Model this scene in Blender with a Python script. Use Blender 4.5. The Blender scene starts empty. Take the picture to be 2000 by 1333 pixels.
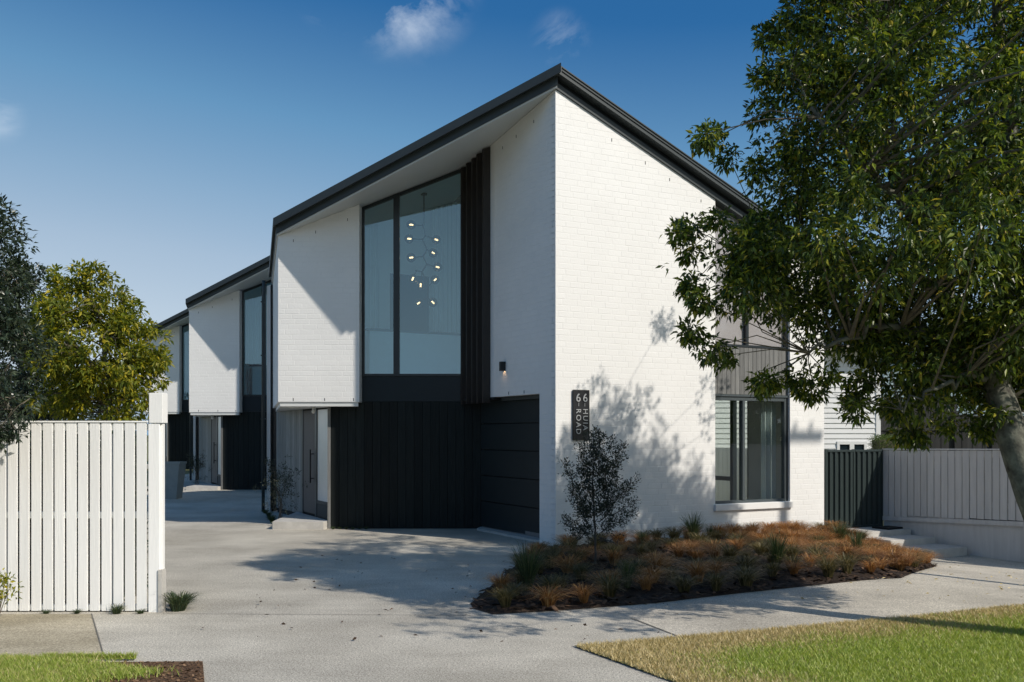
import bpy, bmesh, math, random
import numpy as np
from mathutils import Vector
random.seed(7); rng = np.random.default_rng(11)
SC = bpy.context.scene; COL = SC.collection
# ------------------------------------------------------------------ camera
F = 1900.0; HZ = 848.0; CX = 1000.0; EYE = 1.6       # focal length and horizon of the photograph (2000 px wide)
cam_d = bpy.data.cameras.new('camera'); cam = bpy.data.objects.new('camera', cam_d); COL.objects.link(cam)
cam.location = (0, 0, EYE); cam.rotation_euler = (math.radians(90), 0, 0)
cam_d.sensor_width = 36; cam_d.lens = 36*F/2000; cam_d.shift_y = (HZ-666.5)/2000
cam_d.clip_start = .05; cam_d.clip_end = 2000; SC.camera = cam
# ------------------------------------------------------------------ sun, sky
SUN = Vector((3.47, -2.5, 3.4)).normalized()
sd = bpy.data.lights.new('sun', 'SUN'); so = bpy.data.objects.new('sun', sd); COL.objects.link(so)
sd.energy = 3.6; sd.angle = math.radians(.55); sd.color = (1, .925, .83)
so.rotation_euler = SUN.to_track_quat('Z', 'Y').to_euler()
W = bpy.data.worlds.new('World'); SC.world = W; W.use_nodes = True
def build_world():
    nt = W.node_tree; N = nt.nodes; L = nt.links; N.clear()
    out = N.new('ShaderNodeOutputWorld'); bg = N.new('ShaderNodeBackground')
    sky = N.new('ShaderNodeTexSky'); sky.sky_type = 'NISHITA'; sky.sun_disc = False
    sky.sun_elevation = math.asin(SUN.z); sky.sun_rotation = math.atan2(SUN.x, SUN.y)
    sky.air_density = 1.0; sky.dust_density = 1.0; sky.ozone_density = 6; sky.altitude = 50
    tc = N.new('ShaderNodeTexCoord')
    # polarised-sky grade: the Nishita brightness drives a continuous ramp from deep zenith blue to pale horizon
    cb = N.new('ShaderNodeValToRGB'); sp = N.new('ShaderNodeSeparateColor'); ml = N.new('ShaderNodeMath'); ml.operation = 'MULTIPLY'; ml.inputs[1].default_value = .1
    L.new(sky.outputs[0], sp.inputs[0]); L.new(sp.outputs[1], ml.inputs[0]); L.new(ml.outputs[0], cb.inputs[0])
    el = cb.color_ramp.elements; pts = [(.10, (.016, .09, .26)), (.175, (.024, .125, .32)), (.235, (.115, .268, .46)), (.30, (.225, .365, .53)), (.37, (.335, .452, .59)), (.50, (.47, .57, .67)), (.75, (.62, .69, .74))]
    while len(el) < len(pts): el.new(.5)
    for e, (p, c) in zip(el, pts): e.position = p; e.color = (*c, 1)
    # thin clouds: soft-edged wisps in a few directions
    nz = N.new('ShaderNodeTexNoise'); nz.inputs['Scale'].default_value = 9; nz.inputs['Detail'].default_value = 9
    nz.inputs['Roughness'].default_value = .62; nz.inputs['Distortion'].default_value = .6
    mp = N.new('ShaderNodeMapping'); mp.inputs['Scale'].default_value = (1, 1, 1.7); L.new(tc.outputs['Generated'], mp.inputs[0]); L.new(mp.outputs[0], nz.inputs[0])
    prev = None
    for px, py, r, a in ((785, -48, .085, 1.25), (740, -30, .055, .8), (1095, 82, .035, .5), (-10, 225, .03, .5), (640, -5, .035, .45)):
        d = Vector(((px-CX)/F, 1, (HZ-py)/F)).normalized()
        ds = N.new('ShaderNodeVectorMath'); ds.operation = 'DISTANCE'; ds.inputs[1].default_value = d; L.new(tc.outputs['Generated'], ds.inputs[0])
        mr = N.new('ShaderNodeMapRange'); mr.interpolation_type = 'SMOOTHSTEP'
        mr.inputs[1].default_value = 0; mr.inputs[2].default_value = r; mr.inputs[3].default_value = a; mr.inputs[4].default_value = 0
        L.new(ds.outputs['Value'], mr.inputs[0])
        if prev is None: prev = mr.outputs[0]
        else:
            m = N.new('ShaderNodeMath'); m.operation = 'MAXIMUM'; L.new(prev, m.inputs[0]); L.new(mr.outputs[0], m.inputs[1]); prev = m.outputs[0]
    # the rest of the sky behind and beside carries the same sort of scattered thin cloud
    cr = N.new('ShaderNodeMapRange'); cr.inputs[1].default_value = .44; cr.inputs[2].default_value = .72; L.new(nz.outputs[0], cr.inputs[0])
    mm = N.new('ShaderNodeMath'); mm.operation = 'MULTIPLY'; L.new(prev, mm.inputs[0]); L.new(cr.outputs[0], mm.inputs[1])
    mix = N.new('ShaderNodeMix'); mix.data_type = 'RGBA'; L.new(mm.outputs[0], mix.inputs[0]); L.new(cb.outputs[0], mix.inputs[6])
    mix.inputs[7].default_value = (.78, .85, .93, 1)
    L.new(mix.outputs[2], bg.inputs[0]); bg.inputs[1].default_value = 1.0; L.new(bg.outputs[0], out.inputs[0])
build_world()
SC.view_settings.view_transform = 'Standard'; SC.view_settings.look = 'None'; SC.view_settings.exposure = .19
SC.view_settings.gamma = 1; SC.view_settings.use_curve_mapping = False
SC.render.engine = 'CYCLES'
SC.cycles.max_bounces = 8; SC.cycles.transparent_max_bounces = 16; SC.cycles.diffuse_bounces = 4

# ------------------------------------------------------------------ frame of the place
e1 = np.array((.884, .468)); e2 = np.array((-.468, .884))      # along the street front / along the drive
C0 = np.array((.618, 13.82))                                   # street corner of the nearest house
def S(t): t = min(max(t, 0.), 1.); return t*t*(3-2*t)
def gz(x, y):
    d = np.array((x, y))-C0; u = d@e1; v = d@e2
    return -.33*S((u-1)/5.5)*S(-v/1.75) + .3*S((y-20)/18)
def at(px, D, z=None, py=None):
    x = (px-CX)/F*D
    if z is None: z = EYE+(HZ-py)*D/F
    return (x, D, z)
def gp(px, py):
    D = EYE*F/(py-HZ)
    for _ in range(12): D = (EYE-gz((px-CX)/F*D, D))*F/(py-HZ)
    return ((px-CX)/F*D, D)
def fr(u, v, z=0): p = C0+e1*u+e2*v; return (float(p[0]), float(p[1]), z)

# ------------------------------------------------------------------ materials
MATS = {}
def nodes(m): m.use_nodes = True; nt = m.node_tree; return nt, nt.nodes, nt.links, nt.nodes['Principled BSDF']
def mat(name, col, rough=.6, noise=0, nscale=8, bump=0, bscale=60, metal=0, spec=.5, col2=None, stretch=None, detail=6, isl=0):
    m = bpy.data.materials.new(name); nt, N, L, P = nodes(m)
    P.inputs['Roughness'].default_value = rough; P.inputs['Metallic'].default_value = metal
    P.inputs['Specular IOR Level'].default_value = spec; P.inputs['Base Color'].default_value = (*col, 1)
    tc = N.new('ShaderNodeTexCoord'); mp = N.new('ShaderNodeMapping'); L.new(tc.outputs['Object'], mp.inputs[0])
    if stretch: mp.inputs['Scale'].default_value = stretch
    last = None
    if noise or col2:
        nz = N.new('ShaderNodeTexNoise'); nz.inputs['Scale'].default_value = nscale; nz.inputs['Detail'].default_value = detail
        nz.inputs['Roughness'].default_value = .62
        L.new(mp.outputs[0], nz.inputs[0]); cr = N.new('ShaderNodeValToRGB'); L.new(nz.outputs[0], cr.inputs[0])
        a = np.array(col); b = np.array(col2) if col2 is not None else np.clip(a*(1+noise), 0, 1)
        if col2 is None: a = a*(1-noise)
        cr.color_ramp.elements[0].position = .32; cr.color_ramp.elements[1].position = .68
        cr.color_ramp.elements[0].color = (*a, 1); cr.color_ramp.elements[1].color = (*b, 1); last = cr.outputs[0]
        if isl:
            g = N.new('ShaderNodeNewGeometry'); oi = N.new('ShaderNodeObjectInfo')
            ad = N.new('ShaderNodeMath'); ad.operation = 'ADD'; L.new(g.outputs['Random Per Island'], ad.inputs[0]); L.new(oi.outputs['Random'], ad.inputs[1])
            fr_ = N.new('ShaderNodeMath'); fr_.operation = 'FRACT'; L.new(ad.outputs[0], fr_.inputs[0])
            mr = N.new('ShaderNodeMapRange'); mr.inputs[3].default_value = 1-isl; mr.inputs[4].default_value = 1+isl; L.new(fr_.outputs[0], mr.inputs[0])
            vm = N.new('ShaderNodeVectorMath'); vm.operation = 'SCALE'; L.new(last, vm.inputs[0]); L.new(mr.outputs[0], vm.inputs['Scale']); last = vm.outputs[0]
        L.new(last, P.inputs['Base Color'])
    if bump:
        nb = N.new('ShaderNodeTexNoise'); nb.inputs['Scale'].default_value = bscale; nb.inputs['Detail'].default_value = 5; L.new(mp.outputs[0], nb.inputs[0])
        bp = N.new('ShaderNodeBump'); bp.inputs['Strength'].default_value = bump; bp.inputs['Distance'].default_value = .01
        L.new(nb.outputs[0], bp.inputs['Height']); L.new(bp.outputs[0], P.inputs['Normal'])
    MATS[name] = m; return m
def leafmat(name, cols, trans=.35, rough=.42, tcol=None, spec=.35):
    """cols: list of (pos, rgb) over a random value per leaf"""
    m = bpy.data.materials.new(name); nt, N, L, P = nodes(m)
    g = N.new('ShaderNodeNewGeometry'); oi = N.new('ShaderNodeObjectInfo')
    ad = N.new('ShaderNodeMath'); ad.operation = 'ADD'; L.new(g.outputs['Random Per Island'], ad.inputs[0]); L.new(oi.outputs['Random'], ad.inputs[1])
    f = N.new('ShaderNodeMath'); f.operation = 'FRACT'; L.new(ad.outputs[0], f.inputs[0])
    cr = N.new('ShaderNodeValToRGB'); L.new(f.outputs[0], cr.inputs[0]); el = cr.color_ramp.elements
    while len(el) < len(cols): el.new(.5)
    for e, (p, c) in zip(el, cols): e.position = p; e.color = (*c, 1)
    L.new(cr.outputs[0], P.inputs['Base Color']); P.inputs['Roughness'].default_value = rough; P.inputs['Specular IOR Level'].default_value = spec
    tr = N.new('ShaderNodeBsdfTranslucent'); hs = N.new('ShaderNodeMix'); hs.data_type = 'RGBA'; hs.blend_type = 'MULTIPLY'; hs.inputs[0].default_value = 1
    hs.inputs[7].default_value = (*(tcol or (1.6, 1.7, .6)), 1); L.new(cr.outputs[0], hs.inputs[6]); L.new(hs.outputs[2], tr.inputs[0])
    mx = N.new('ShaderNodeMixShader'); mx.inputs[0].default_value = trans; L.new(P.outputs[0], mx.inputs[1]); L.new(tr.outputs[0], mx.inputs[2])
    L.new(mx.outputs[0], N['Material Output'].inputs[0]); MATS[name] = m; return m
def glassmat(name, tint=(.8, .88, .88), base=.1, rough=0.0, gc=(.93, .97, 1)):
    m = bpy.data.materials.new(name); nt, N, L, P = nodes(m); N.remove(P)
    t = N.new('ShaderNodeBsdfTransparent'); t.inputs[0].default_value = (*tint, 1)
    g = N.new('ShaderNodeBsdfGlossy'); g.inputs[0].default_value = (*gc, 1); g.inputs['Roughness'].default_value = rough
    lw = N.new('ShaderNodeFresnel'); lw.inputs[0].default_value = 1.5
    mr = N.new('ShaderNodeMapRange'); mr.inputs[3].default_value = base; mr.inputs[4].default_value = 1.0; L.new(lw.outputs[0], mr.inputs[0])
    gm = N.new('ShaderNodeNewGeometry'); bf = N.new('ShaderNodeMath'); bf.operation = 'SUBTRACT'; bf.inputs[0].default_value = 1; L.new(gm.outputs['Backfacing'], bf.inputs[1])
    pr = N.new('ShaderNodeMath'); pr.operation = 'MULTIPLY'; L.new(mr.outputs[0], pr.inputs[0]); L.new(bf.outputs[0], pr.inputs[1])
    mx = N.new('ShaderNodeMixShader'); L.new(pr.outputs[0], mx.inputs[0]); L.new(t.outputs[0], mx.inputs[1]); L.new(g.outputs[0], mx.inputs[2])
    L.new(mx.outputs[0], N['Material Output'].inputs[0]); MATS[name] = m; return m
def emit(name, col, s):
    m = bpy.data.materials.new(name); nt, N, L, P = nodes(m)
    P.inputs['Base Color'].default_value = (*col, 1); P.inputs['Emission Color'].default_value = (*col, 1); P.inputs['Emission Strength'].default_value = s
    MATS[name] = m; return m

brick_m = mat('white_painted_brick', (.77, .765, .74), .6, col2=(.82, .815, .79), nscale=1.3, bump=.2, bscale=40, isl=.006)
mortar_m = mat('white_painted_mortar', (.79, .785, .76), .7, noise=.03, nscale=5)
white_wall = mat('white_plaster', (.7, .71, .7), .6, noise=.02)
soffit_m = mat('white_soffit', (.66, .67, .65), .55, noise=.015, nscale=2)
metal_m = mat('charcoal_roof_metal', (.05, .06, .063), .45, noise=.06, nscale=3, spec=.3)
frame_m = mat('dark_window_frame', (.018, .024, .028), .35, noise=.1)
frame2_m = mat('grey_window_frame', (.07, .085, .09), .35, noise=.05)
spandrel_m = mat('dark_spandrel', (.006, .014, .02), .35, noise=.1, spec=.3)
dark_board = mat('black_stained_timber', (.005, .0075, .0075), .7, spec=.25, col2=(.014, .019, .0185), nscale=9, stretch=(9, 9, .35), bump=.5, bscale=22, isl=.35)
dark_back = mat('shadow_gap', (.006, .007, .008), .8)
grey_board = mat('weathered_grey_timber', (.12, .122, .118), .7, col2=(.21, .21, .2), nscale=8, stretch=(9, 9, .3), bump=.5, bscale=22, isl=.16)
entry_board = mat('entry_grey_timber', (.12, .125, .115), .6, col2=(.34, .34, .31), nscale=11, stretch=(12, 12, .3), bump=.5, bscale=26, isl=.2)
door_wood = mat('dark_brown_door', (.05, .042, .042), .5, col2=(.085, .075, .075), nscale=8, stretch=(12, 12, .3), bump=.3, bscale=20)
garage_m = mat('charcoal_garage_door', (.014, .022, .025), .5, spec=.3, noise=.08, bump=.15, bscale=120)
slat_m = mat('brown_black_batten', (.03, .024, .02), .55, noise=.3, stretch=(8, 8, .4))
frost = mat('frosted_glass', (.8, .82, .8), .22, col2=(.72, .76, .74), nscale=2, spec=.7)
glass_m = glassmat('window_glass', (.80, .96, 1.0), base=.17, gc=(.74, .95, 1.0))
glass_f = glassmat('front_window_glass', (.95, .975, .96), base=.10)
globe_m = glassmat('smoked_globe_glass', (.16, .2, .24), base=.13)
bulb_m = emit('warm_bulb', (1, .42, .16), 24)
black_metal = mat('black_metal', (.012, .013, .015), .4)
brass_m = mat('bronze_metal', (.02, .018, .017), .4, metal=.2)
silver_m = mat('brushed_silver', (.55, .56, .56), .35, metal=.5)
conc_step = mat('pale_concrete', (.5, .48, .44), .8, noise=.12, nscale=6, bump=.4, bscale=40)
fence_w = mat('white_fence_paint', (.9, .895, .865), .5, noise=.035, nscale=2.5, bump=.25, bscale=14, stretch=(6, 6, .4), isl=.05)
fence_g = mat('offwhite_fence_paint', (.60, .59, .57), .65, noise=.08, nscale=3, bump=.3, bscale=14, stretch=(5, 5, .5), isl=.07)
gate_m = mat('dark_green_steel', (.022, .034, .033), .45, noise=.08)
bark_m = mat('lichened_bark', (.035, .032, .026), .92, col2=(.20, .205, .16), nscale=11, bump=1, bscale=24, detail=9)
twig_m = mat('twig_bark', (.13, .112, .08), .85, noise=.3, nscale=20)
stem_m = mat('young_stem', (.09, .085, .075), .8, noise=.3, nscale=30)
weather_m = mat('white_weatherboard', (.74, .74, .73), .55, noise=.03, nscale=3)
blue_wall = mat('pale_blue_wall', (.3, .40, .43), .6, noise=.05)
dark_fence = mat('black_stained_paling', (.016, .017, .017), .8, noise=.4, nscale=5, stretch=(6, 6, .4), isl=.3)
tile_m = mat('terracotta_roof_tile', (.17, .095, .07), .7, noise=.3, nscale=9, isl=.25)
planter_m = mat('grey_planter', (.27, .29, .28), .7, noise=.08, nscale=5, bump=.2)
brick_plain = mat('brown_brick_wall', (.25, .19, .15), .8, noise=.15)
carpet_m = mat('interior_floor', (.2, .19, .18), .8, noise=.1)
inner_m = mat('interior_white', (.86, .87, .87), .7, noise=.02)
inner_dark = mat('interior_dark', (.05, .1, .14), .7, noise=.05)
inner_green = mat('interior_grey_green', (.38, .42, .39), .7, noise=.06)
curtain_m = mat('sheer_curtain', (.45, .5, .5), .8, noise=.03)
blind_m = mat('roller_blind', (.42, .40, .40), .7, noise=.02)
glass_u = glassmat('upper_window_glass', (.95, .95, .95), base=.02, rough=.05)
pole_m = mat('timber_pole', (.2, .16, .12), .8, noise=.2)

def concrete(name, c1, c2, speck, warm=None):
    m = bpy.data.materials.new(name); nt, N, L, P = nodes(m); P.inputs['Roughness'].default_value = .85; P.inputs['Specular IOR Level'].default_value = .25
    tc = N.new('ShaderNodeTexCoord')
    def nz(s, d=5, rot=None, sc=None):
        n = N.new('ShaderNodeTexNoise'); n.inputs['Scale'].default_value = s; n.inputs['Detail'].default_value = d; n.inputs['Roughness'].default_value = .6
        mp = N.new('ShaderNodeMapping'); L.new(tc.outputs['Object'], mp.inputs[0])
        if sc: mp.inputs['Scale'].default_value = sc
        L.new(mp.outputs[0], n.inputs[0]); return n
    a = nz(.9, 8); b = nz(95, 2); c = nz(3.2, 5, sc=(.45, 1.9, 1)); d = nz(28, 3)
    cr = N.new('ShaderNodeValToRGB'); L.new(a.outputs[0], cr.inputs[0]); cr.color_ramp.elements[0].position = .36; cr.color_ramp.elements[1].position = .62
    cr.color_ramp.elements[0].color = (*c1, 1); cr.color_ramp.elements[1].color = (*c2, 1)
    def mul(src, node, lo, hi, a0=.3, a1=.7):
        mr = N.new('ShaderNodeMapRange'); mr.inputs[1].default_value = a0; mr.inputs[2].default_value = a1; mr.inputs[3].default_value = lo; mr.inputs[4].default_value = hi; L.new(node.outputs[0], mr.inputs[0])
        vm = N.new('ShaderNodeVectorMath'); vm.operation = 'SCALE'; L.new(src, vm.inputs[0]); L.new(mr.outputs[0], vm.inputs['Scale']); return vm.outputs[0]
    e = nz(.35, 9); g = nz(170, 1)
    f2 = nz(52, 2)
    o = mul(cr.outputs[0], c, .93, 1.05); o = mul(o, b, 1-speck*1.9, 1+speck*1.7, .38, .62); o = mul(o, f2, .82, 1.12, .36, .6); o = mul(o, g, .86, 1.12, .38, .62); o = mul(o, d, .92, 1.07); o = mul(o, e, .88, 1.06, .38, .58)
    L.new(o, P.inputs['Base Color'])
    bp = N.new('ShaderNodeBump'); bp.inputs['Strength'].default_value = .5; bp.inputs['Distance'].default_value = .004; L.new(b.outputs[0], bp.inputs['Height']); L.new(bp.outputs[0], P.inputs['Normal'])
    MATS[name] = m; return m
drive_m = concrete('driveway_concrete', (.40, .37, .31), (.53, .495, .42), .2)
path_m = concrete('footpath_concrete', (.43, .395, .33), (.56, .515, .43), .16)
oldpath_m = concrete('old_footpath_concrete', (.30, .26, .18), (.46, .405, .30), .15)
soil_m = concrete('bare_soil', (.085, .048, .026), (.15, .088, .048), .5)
mulch_m = concrete('dark_mulch', (.018, .012, .009), (.045, .03, .021), .6)
crumb_m = leafmat('soil_crumb', [(0, (.07, .04, .02)), (.6, (.16, .09, .045)), (1, (.3, .19, .11))], 0.0, rough=.9)
def lawnmat():
    m = bpy.data.materials.new('lawn_ground'); nt, N, L, P = nodes(m); P.inputs['Roughness'].default_value = .9
    tc = N.new('ShaderNodeTexCoord'); a = N.new('ShaderNodeTexNoise'); a.inputs['Scale'].default_value = 1.6; a.inputs['Detail'].default_value = 8; L.new(tc.outputs['Object'], a.inputs[0])
    cr = N.new('ShaderNodeValToRGB'); L.new(a.outputs[0], cr.inputs[0]); e = cr.color_ramp.elements
    e[0].position = .35; e[0].color = (.11, .13, .035, 1); e[1].position = .68; e[1].color = (.2, .17, .075, 1)
    L.new(cr.outputs[0], P.inputs['Base Color']); return m
lawn_m = lawnmat()
grass_green = leafmat('lawn_blade_green', [(0, (.19, .26, .04)), (.6, (.33, .41, .075)), (1, (.52, .52, .17))], .3)
grass_dry = leafmat('lawn_blade_dry', [(0, (.38, .31, .13)), (.5, (.58, .47, .23)), (1, (.72, .6, .34))], .25, tcol=(1.2, 1.1, .7))
leaf_big = leafmat('street_tree_leaf', [(0, (.02, .038, .010)), (.45, (.062, .098, .018)), (.80, (.16, .215, .03)), (.965, (.32, .31, .04)), (1, (.45, .34, .06))], .27, rough=.34)
leaf_yel = leafmat('yellow_green_leaf', [(0, (.07, .10, .018)), (.45, (.17, .20, .025)), (.8, (.30, .28, .03)), (1, (.52, .42, .035))], .4)
leaf_dk = leafmat('dark_grey_green_leaf', [(0, (.016, .028, .018)), (.7, (.04, .06, .038)), (1, (.09, .115, .07))], .2, rough=.3)
leaf_olive = leafmat('olive_leaf', [(0, (.018, .026, .02)), (.7, (.04, .052, .038)), (1, (.085, .1, .075))], .15, rough=.35)
leaf_hedge = leafmat('hedge_leaf', [(0, (.05, .085, .02)), (1, (.14, .19, .05))], .25)
tus_rust = leafmat('rust_tussock_blade', [(0, (.15, .07, .022)), (.5, (.38, .18, .06)), (.85, (.56, .3, .11)), (1, (.62, .44, .2))], .3, tcol=(1.3, 1.1, .7))
tus_olive_shade = leafmat('olive_and_shade_blade', [(0, (.04, .042, .018)), (.6, (.12, .105, .042)), (1, (.32, .24, .11))], .3, tcol=(1.2, 1.2, .7))  # colour of the greener plants, kept dark to carry shade as well
tus_green = leafmat('green_grass_blade', [(0, (.025, .045, .022)), (.7, (.06, .09, .04)), (1, (.15, .17, .08))], .25)
chip_m = leafmat('bark_chip', [(0, (.02, .013, .009)), (.7, (.06, .036, .022)), (1, (.17, .10, .06))], 0.0, rough=.9)

# ------------------------------------------------------------------ mesh helpers
class MB:
    def __init__(s): s.v = []; s.f = []; s.mi = []
    def add(s, vs, fs, mi=0):
        o = len(s.v); s.v += [tuple(float(c) for c in v) for v in vs]; s.f += [tuple(i+o for i in f) for f in fs]; s.mi += [mi]*len(fs); return s
    def box(s, x0, x1, y0, y1, z0, z1, mi=0):
        return s.obox((x0, y0), (1, 0), x1-x0, y1-y0, z0, z1, mi)
    def obox(s, o, d, lx, ly, z0, z1, mi=0):
        """box from plan point o, along unit d by lx and along d rotated +90 degrees by ly"""
        d = np.array(d, float); n = np.array((-d[1], d[0])); o = np.array(o[:2], float)
        p = [o, o+d*lx, o+d*lx+n*ly, o+n*ly]
        if ly*lx < 0: p = p[::-1]
        return s.prism(p, z0, z1, mi)
    def prism(s, poly, z0, z1, mi=0, mtop=None, mbot=None):
        zf0 = z0 if callable(z0) else (lambda x, y: z0); zf1 = z1 if callable(z1) else (lambda x, y: z1)
        n = len(poly); a = sum(poly[i][0]*poly[(i+1) % n][1]-poly[(i+1) % n][0]*poly[i][1] for i in range(n))
        if a < 0: poly = list(poly)[::-1]
        vs = [(p[0], p[1], zf0(p[0], p[1])) for p in poly]+[(p[0], p[1], zf1(p[0], p[1])) for p in poly]
        s.add(vs, [(i, (i+1) % n, n+(i+1) % n, n+i) for i in range(n)], mi)
        o = len(s.v)-2*n
        s.f += [tuple(o+n+i for i in range(n)), tuple(o+i for i in reversed(range(n)))]; s.mi += [mi if mtop is None else mtop, mi if mbot is None else mbot]
        return s
    def tube(s, pts, rad, n=8, mi=0, caps=True):
        pts = [Vector(p) for p in pts]; rad = [rad]*len(pts) if not hasattr(rad, '__len__') else rad
        vs = []; up = None
        for i, p in enumerate(pts):
            t = (pts[min(i+1, len(pts)-1)]-pts[max(i-1, 0)]).normalized()
            if up is None: up = Vector((0, 0, 1)) if abs(t.z) < .9 else Vector((1, 0, 0))
            a = t.cross(up).normalized(); b = a.cross(t).normalized(); up = b
            for k in range(n):
                w = 2*math.pi*k/n; vs.append(p+(a*math.cos(w)+b*math.sin(w))*rad[i])
        fs = [(i*n+k, i*n+(k+1) % n, (i+1)*n+(k+1) % n, (i+1)*n+k) for i in range(len(pts)-1) for k in range(n)]
        if caps: fs += [tuple(range(n))[::-1], tuple((len(pts)-1)*n+k for k in range(n))]
        return s.add(vs, fs, mi)
    def sphere(s, c, r, nu=16, nv=10, mi=0):
        vs = [(c[0], c[1], c[2]+r)]; 
        for j in range(1, nv):
            for i in range(nu):
                a = math.pi*j/nv; b = 2*math.pi*i/nu; vs.append((c[0]+r*math.sin(a)*math.cos(b), c[1]+r*math.sin(a)*math.sin(b), c[2]+r*math.cos(a)))
        vs.append((c[0], c[1], c[2]-r)); e = len(vs)-1
        fs = [(0, 1+i, 1+(i+1) % nu) for i in range(nu)]+[(e, e-nu+(i+1) % nu, e-nu+i) for i in range(nu)]
        fs += [(1+j*nu+i, 1+(j+1)*nu+i, 1+(j+1)*nu+(i+1) % nu, 1+j*nu+(i+1) % nu) for j in range(nv-2) for i in range(nu)]
        return s.add(vs, fs, mi)
def tag(o, label=None, cat=None, group=None, kind=None):
    for k, v in (('label', label), ('category', cat), ('group', group), ('kind', kind)):
        if v: o[k] = v
    return o
ROOT = {}
def link(name, me, mats, parent=None, smooth=False):
    for m in (mats if isinstance(mats, (list, tuple)) else [mats]): me.materials.append(m)
    o = bpy.data.objects.new(name, me); COL.objects.link(o)
    if parent is not None: o.parent = parent
    if smooth:
        me.polygons.foreach_set('use_smooth', [True]*len(me.polygons))
    return o
def rootloc(p):
    while p.parent is not None: p = p.parent
    return np.array(p.location)
def build(mb, name, mats, parent=None, smooth=False, bevel=0, loc=None):
    v = np.array(mb.v, float)
    if parent is not None: v = v-rootloc(parent)
    elif loc is not None: v = v-np.array(loc)
    me = bpy.data.meshes.new(name); me.from_pydata(v.tolist(), [], mb.f)
    me.polygons.foreach_set('material_index', mb.mi)
    me.validate(); me.update()
    if bevel:
        bm = bmesh.new(); bm.from_mesh(me); bmesh.ops.bevel(bm, geom=bm.edges[:], offset=bevel, segments=2, affect='EDGES', clamp_overlap=True); bm.to_mesh(me); bm.free()
    o = link(name, me, mats, parent, smooth)
    if parent is None and loc is not None: o.location = loc
    return o
def empty(name, loc, label, cat, group=None):
    o = bpy.data.objects.new(name, None); COL.objects.link(o); o.location = loc; o.empty_display_size = .2
    return tag(o, label, cat, group)
def npmesh(name, V, nper, quads, mats, parent=None, matidx=None, smooth=False):
    """V (n, nper, 3) groups of verts; quads: faces within a group (all the same length)"""
    n = V.shape[0]; V = V.reshape(-1, 3)
    if parent is not None: V = V-rootloc(parent)
    q = np.array(quads); k = q.shape[1]; Fc = (np.arange(n)[:, None, None]*nper+q[None]).reshape(-1, k)
    me = bpy.data.meshes.new(name); me.vertices.add(len(V)); me.vertices.foreach_set('co', V.astype(np.float32).ravel())
    me.loops.add(Fc.size); me.loops.foreach_set('vertex_index', Fc.astype(np.int32).ravel())
    me.polygons.add(len(Fc)); me.polygons.foreach_set('loop_start', np.arange(0, Fc.size, k, dtype=np.int32)); me.polygons.foreach_set('loop_total', np.full(len(Fc), k, dtype=np.int32))
    if matidx is not None: me.polygons.foreach_set('material_index', np.repeat(matidx, len(quads)).astype(np.int32))
    me.polygons.foreach_set('use_smooth', np.zeros(len(Fc), dtype=bool)); me.update(calc_edges=True); me.validate()
    return link(name, me, mats, parent, smooth)
def inpoly(P, poly):
    x, y = P[:, 0], P[:, 1]; r = np.zeros(len(P), bool); n = len(poly)
    for i in range(n):
        x0, y0 = poly[i]; x1, y1 = poly[(i+1) % n]
        c = ((y0 > y) != (y1 > y)) & (x < (x1-x0)*(y-y0)/((y1-y0) if y1 != y0 else 1e-9)+x0); r ^= c
    return r
def bdist(P, poly):
    d = np.full(len(P), 1e9); n = len(poly)
    for i in range(n):
        a = np.array(poly[i], float); b = np.array(poly[(i+1) % n], float); ab = b-a
        t = np.clip(((P-a)@ab)/(ab@ab+1e-12), 0, 1); d = np.minimum(d, np.linalg.norm(P-(a+t[:, None]*ab), axis=1))
    return d
def drape(name, poly, mats, off, kind='structure', step=.45, parent=None):
    bm = bmesh.new(); vs = [bm.verts.new((p[0], p[1], 0)) for p in poly]; bm.faces.new(vs)
    xs = [p[0] for p in poly]; ys = [p[1] for p in poly]
    def cuts(a, b, st):
        n = int((b-a)/st); return [a+st*(i+1) for i in range(n)]
    for no, rg in (((1, 0, 0), cuts(min(xs), max(xs), step)), ((0, 1, 0), cuts(min(ys), max(ys), step))):
        for c in rg:
            co = Vector(no)*c; bmesh.ops.bisect_plane(bm, geom=bm.verts[:]+bm.edges[:]+bm.faces[:], plane_co=co, plane_no=no)
    for v in bm.verts: v.co.z = gz(v.co.x, v.co.y)+off
    for f in bm.faces:
        if f.normal.z < 0: f.normal_flip()
    bm.normal_update()
    for f in bm.faces:
        if f.normal.z < 0: f.normal_flip()
    me = bpy.data.meshes.new(name); bm.to_mesh(me); bm.free()
    o = link(name, me, mats, parent); tag(o, kind=kind); return o

# ================================================================== GROUND
def ground():
    ax = [-900, -300, -100, -50, -30, -20]+[x*1.0 for x in range(-16, 22)]+[26, 35, 60, 120, 300, 900]
    ay = [-900, -300, -100, -50, -25, -12, -6]+[y*1.0 for y in range(-3, 45)]+[50, 60, 80, 140, 300, 900]
    vs = [(x, y, gz(x, y)-.035) for y in ay for x in ax]; n = len(ax)
    fs = [(j*n+i, j*n+i+1, (j+1)*n+i+1, (j+1)*n+i) for j in range(len(ay)-1) for i in range(n-1)]
    tag(build(MB().add(vs, fs), 'ground', lawn_m), kind='structure')
ground()
BED = [gp(1082, 1069), gp(1040, 1078), gp(918, 1180), gp(925, 1190), gp(962, 1201), gp(1100, 1193), gp(1280, 1179), gp(1440, 1160), gp(1640, 1139), gp(1760, 1130), gp(1832, 1106)]
BED += [fr(5.35, -1.2)[:2], fr(5.30, -.4)[:2], fr(5.20, -.02)[:2], fr(0.02, -.02)[:2]]
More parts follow.
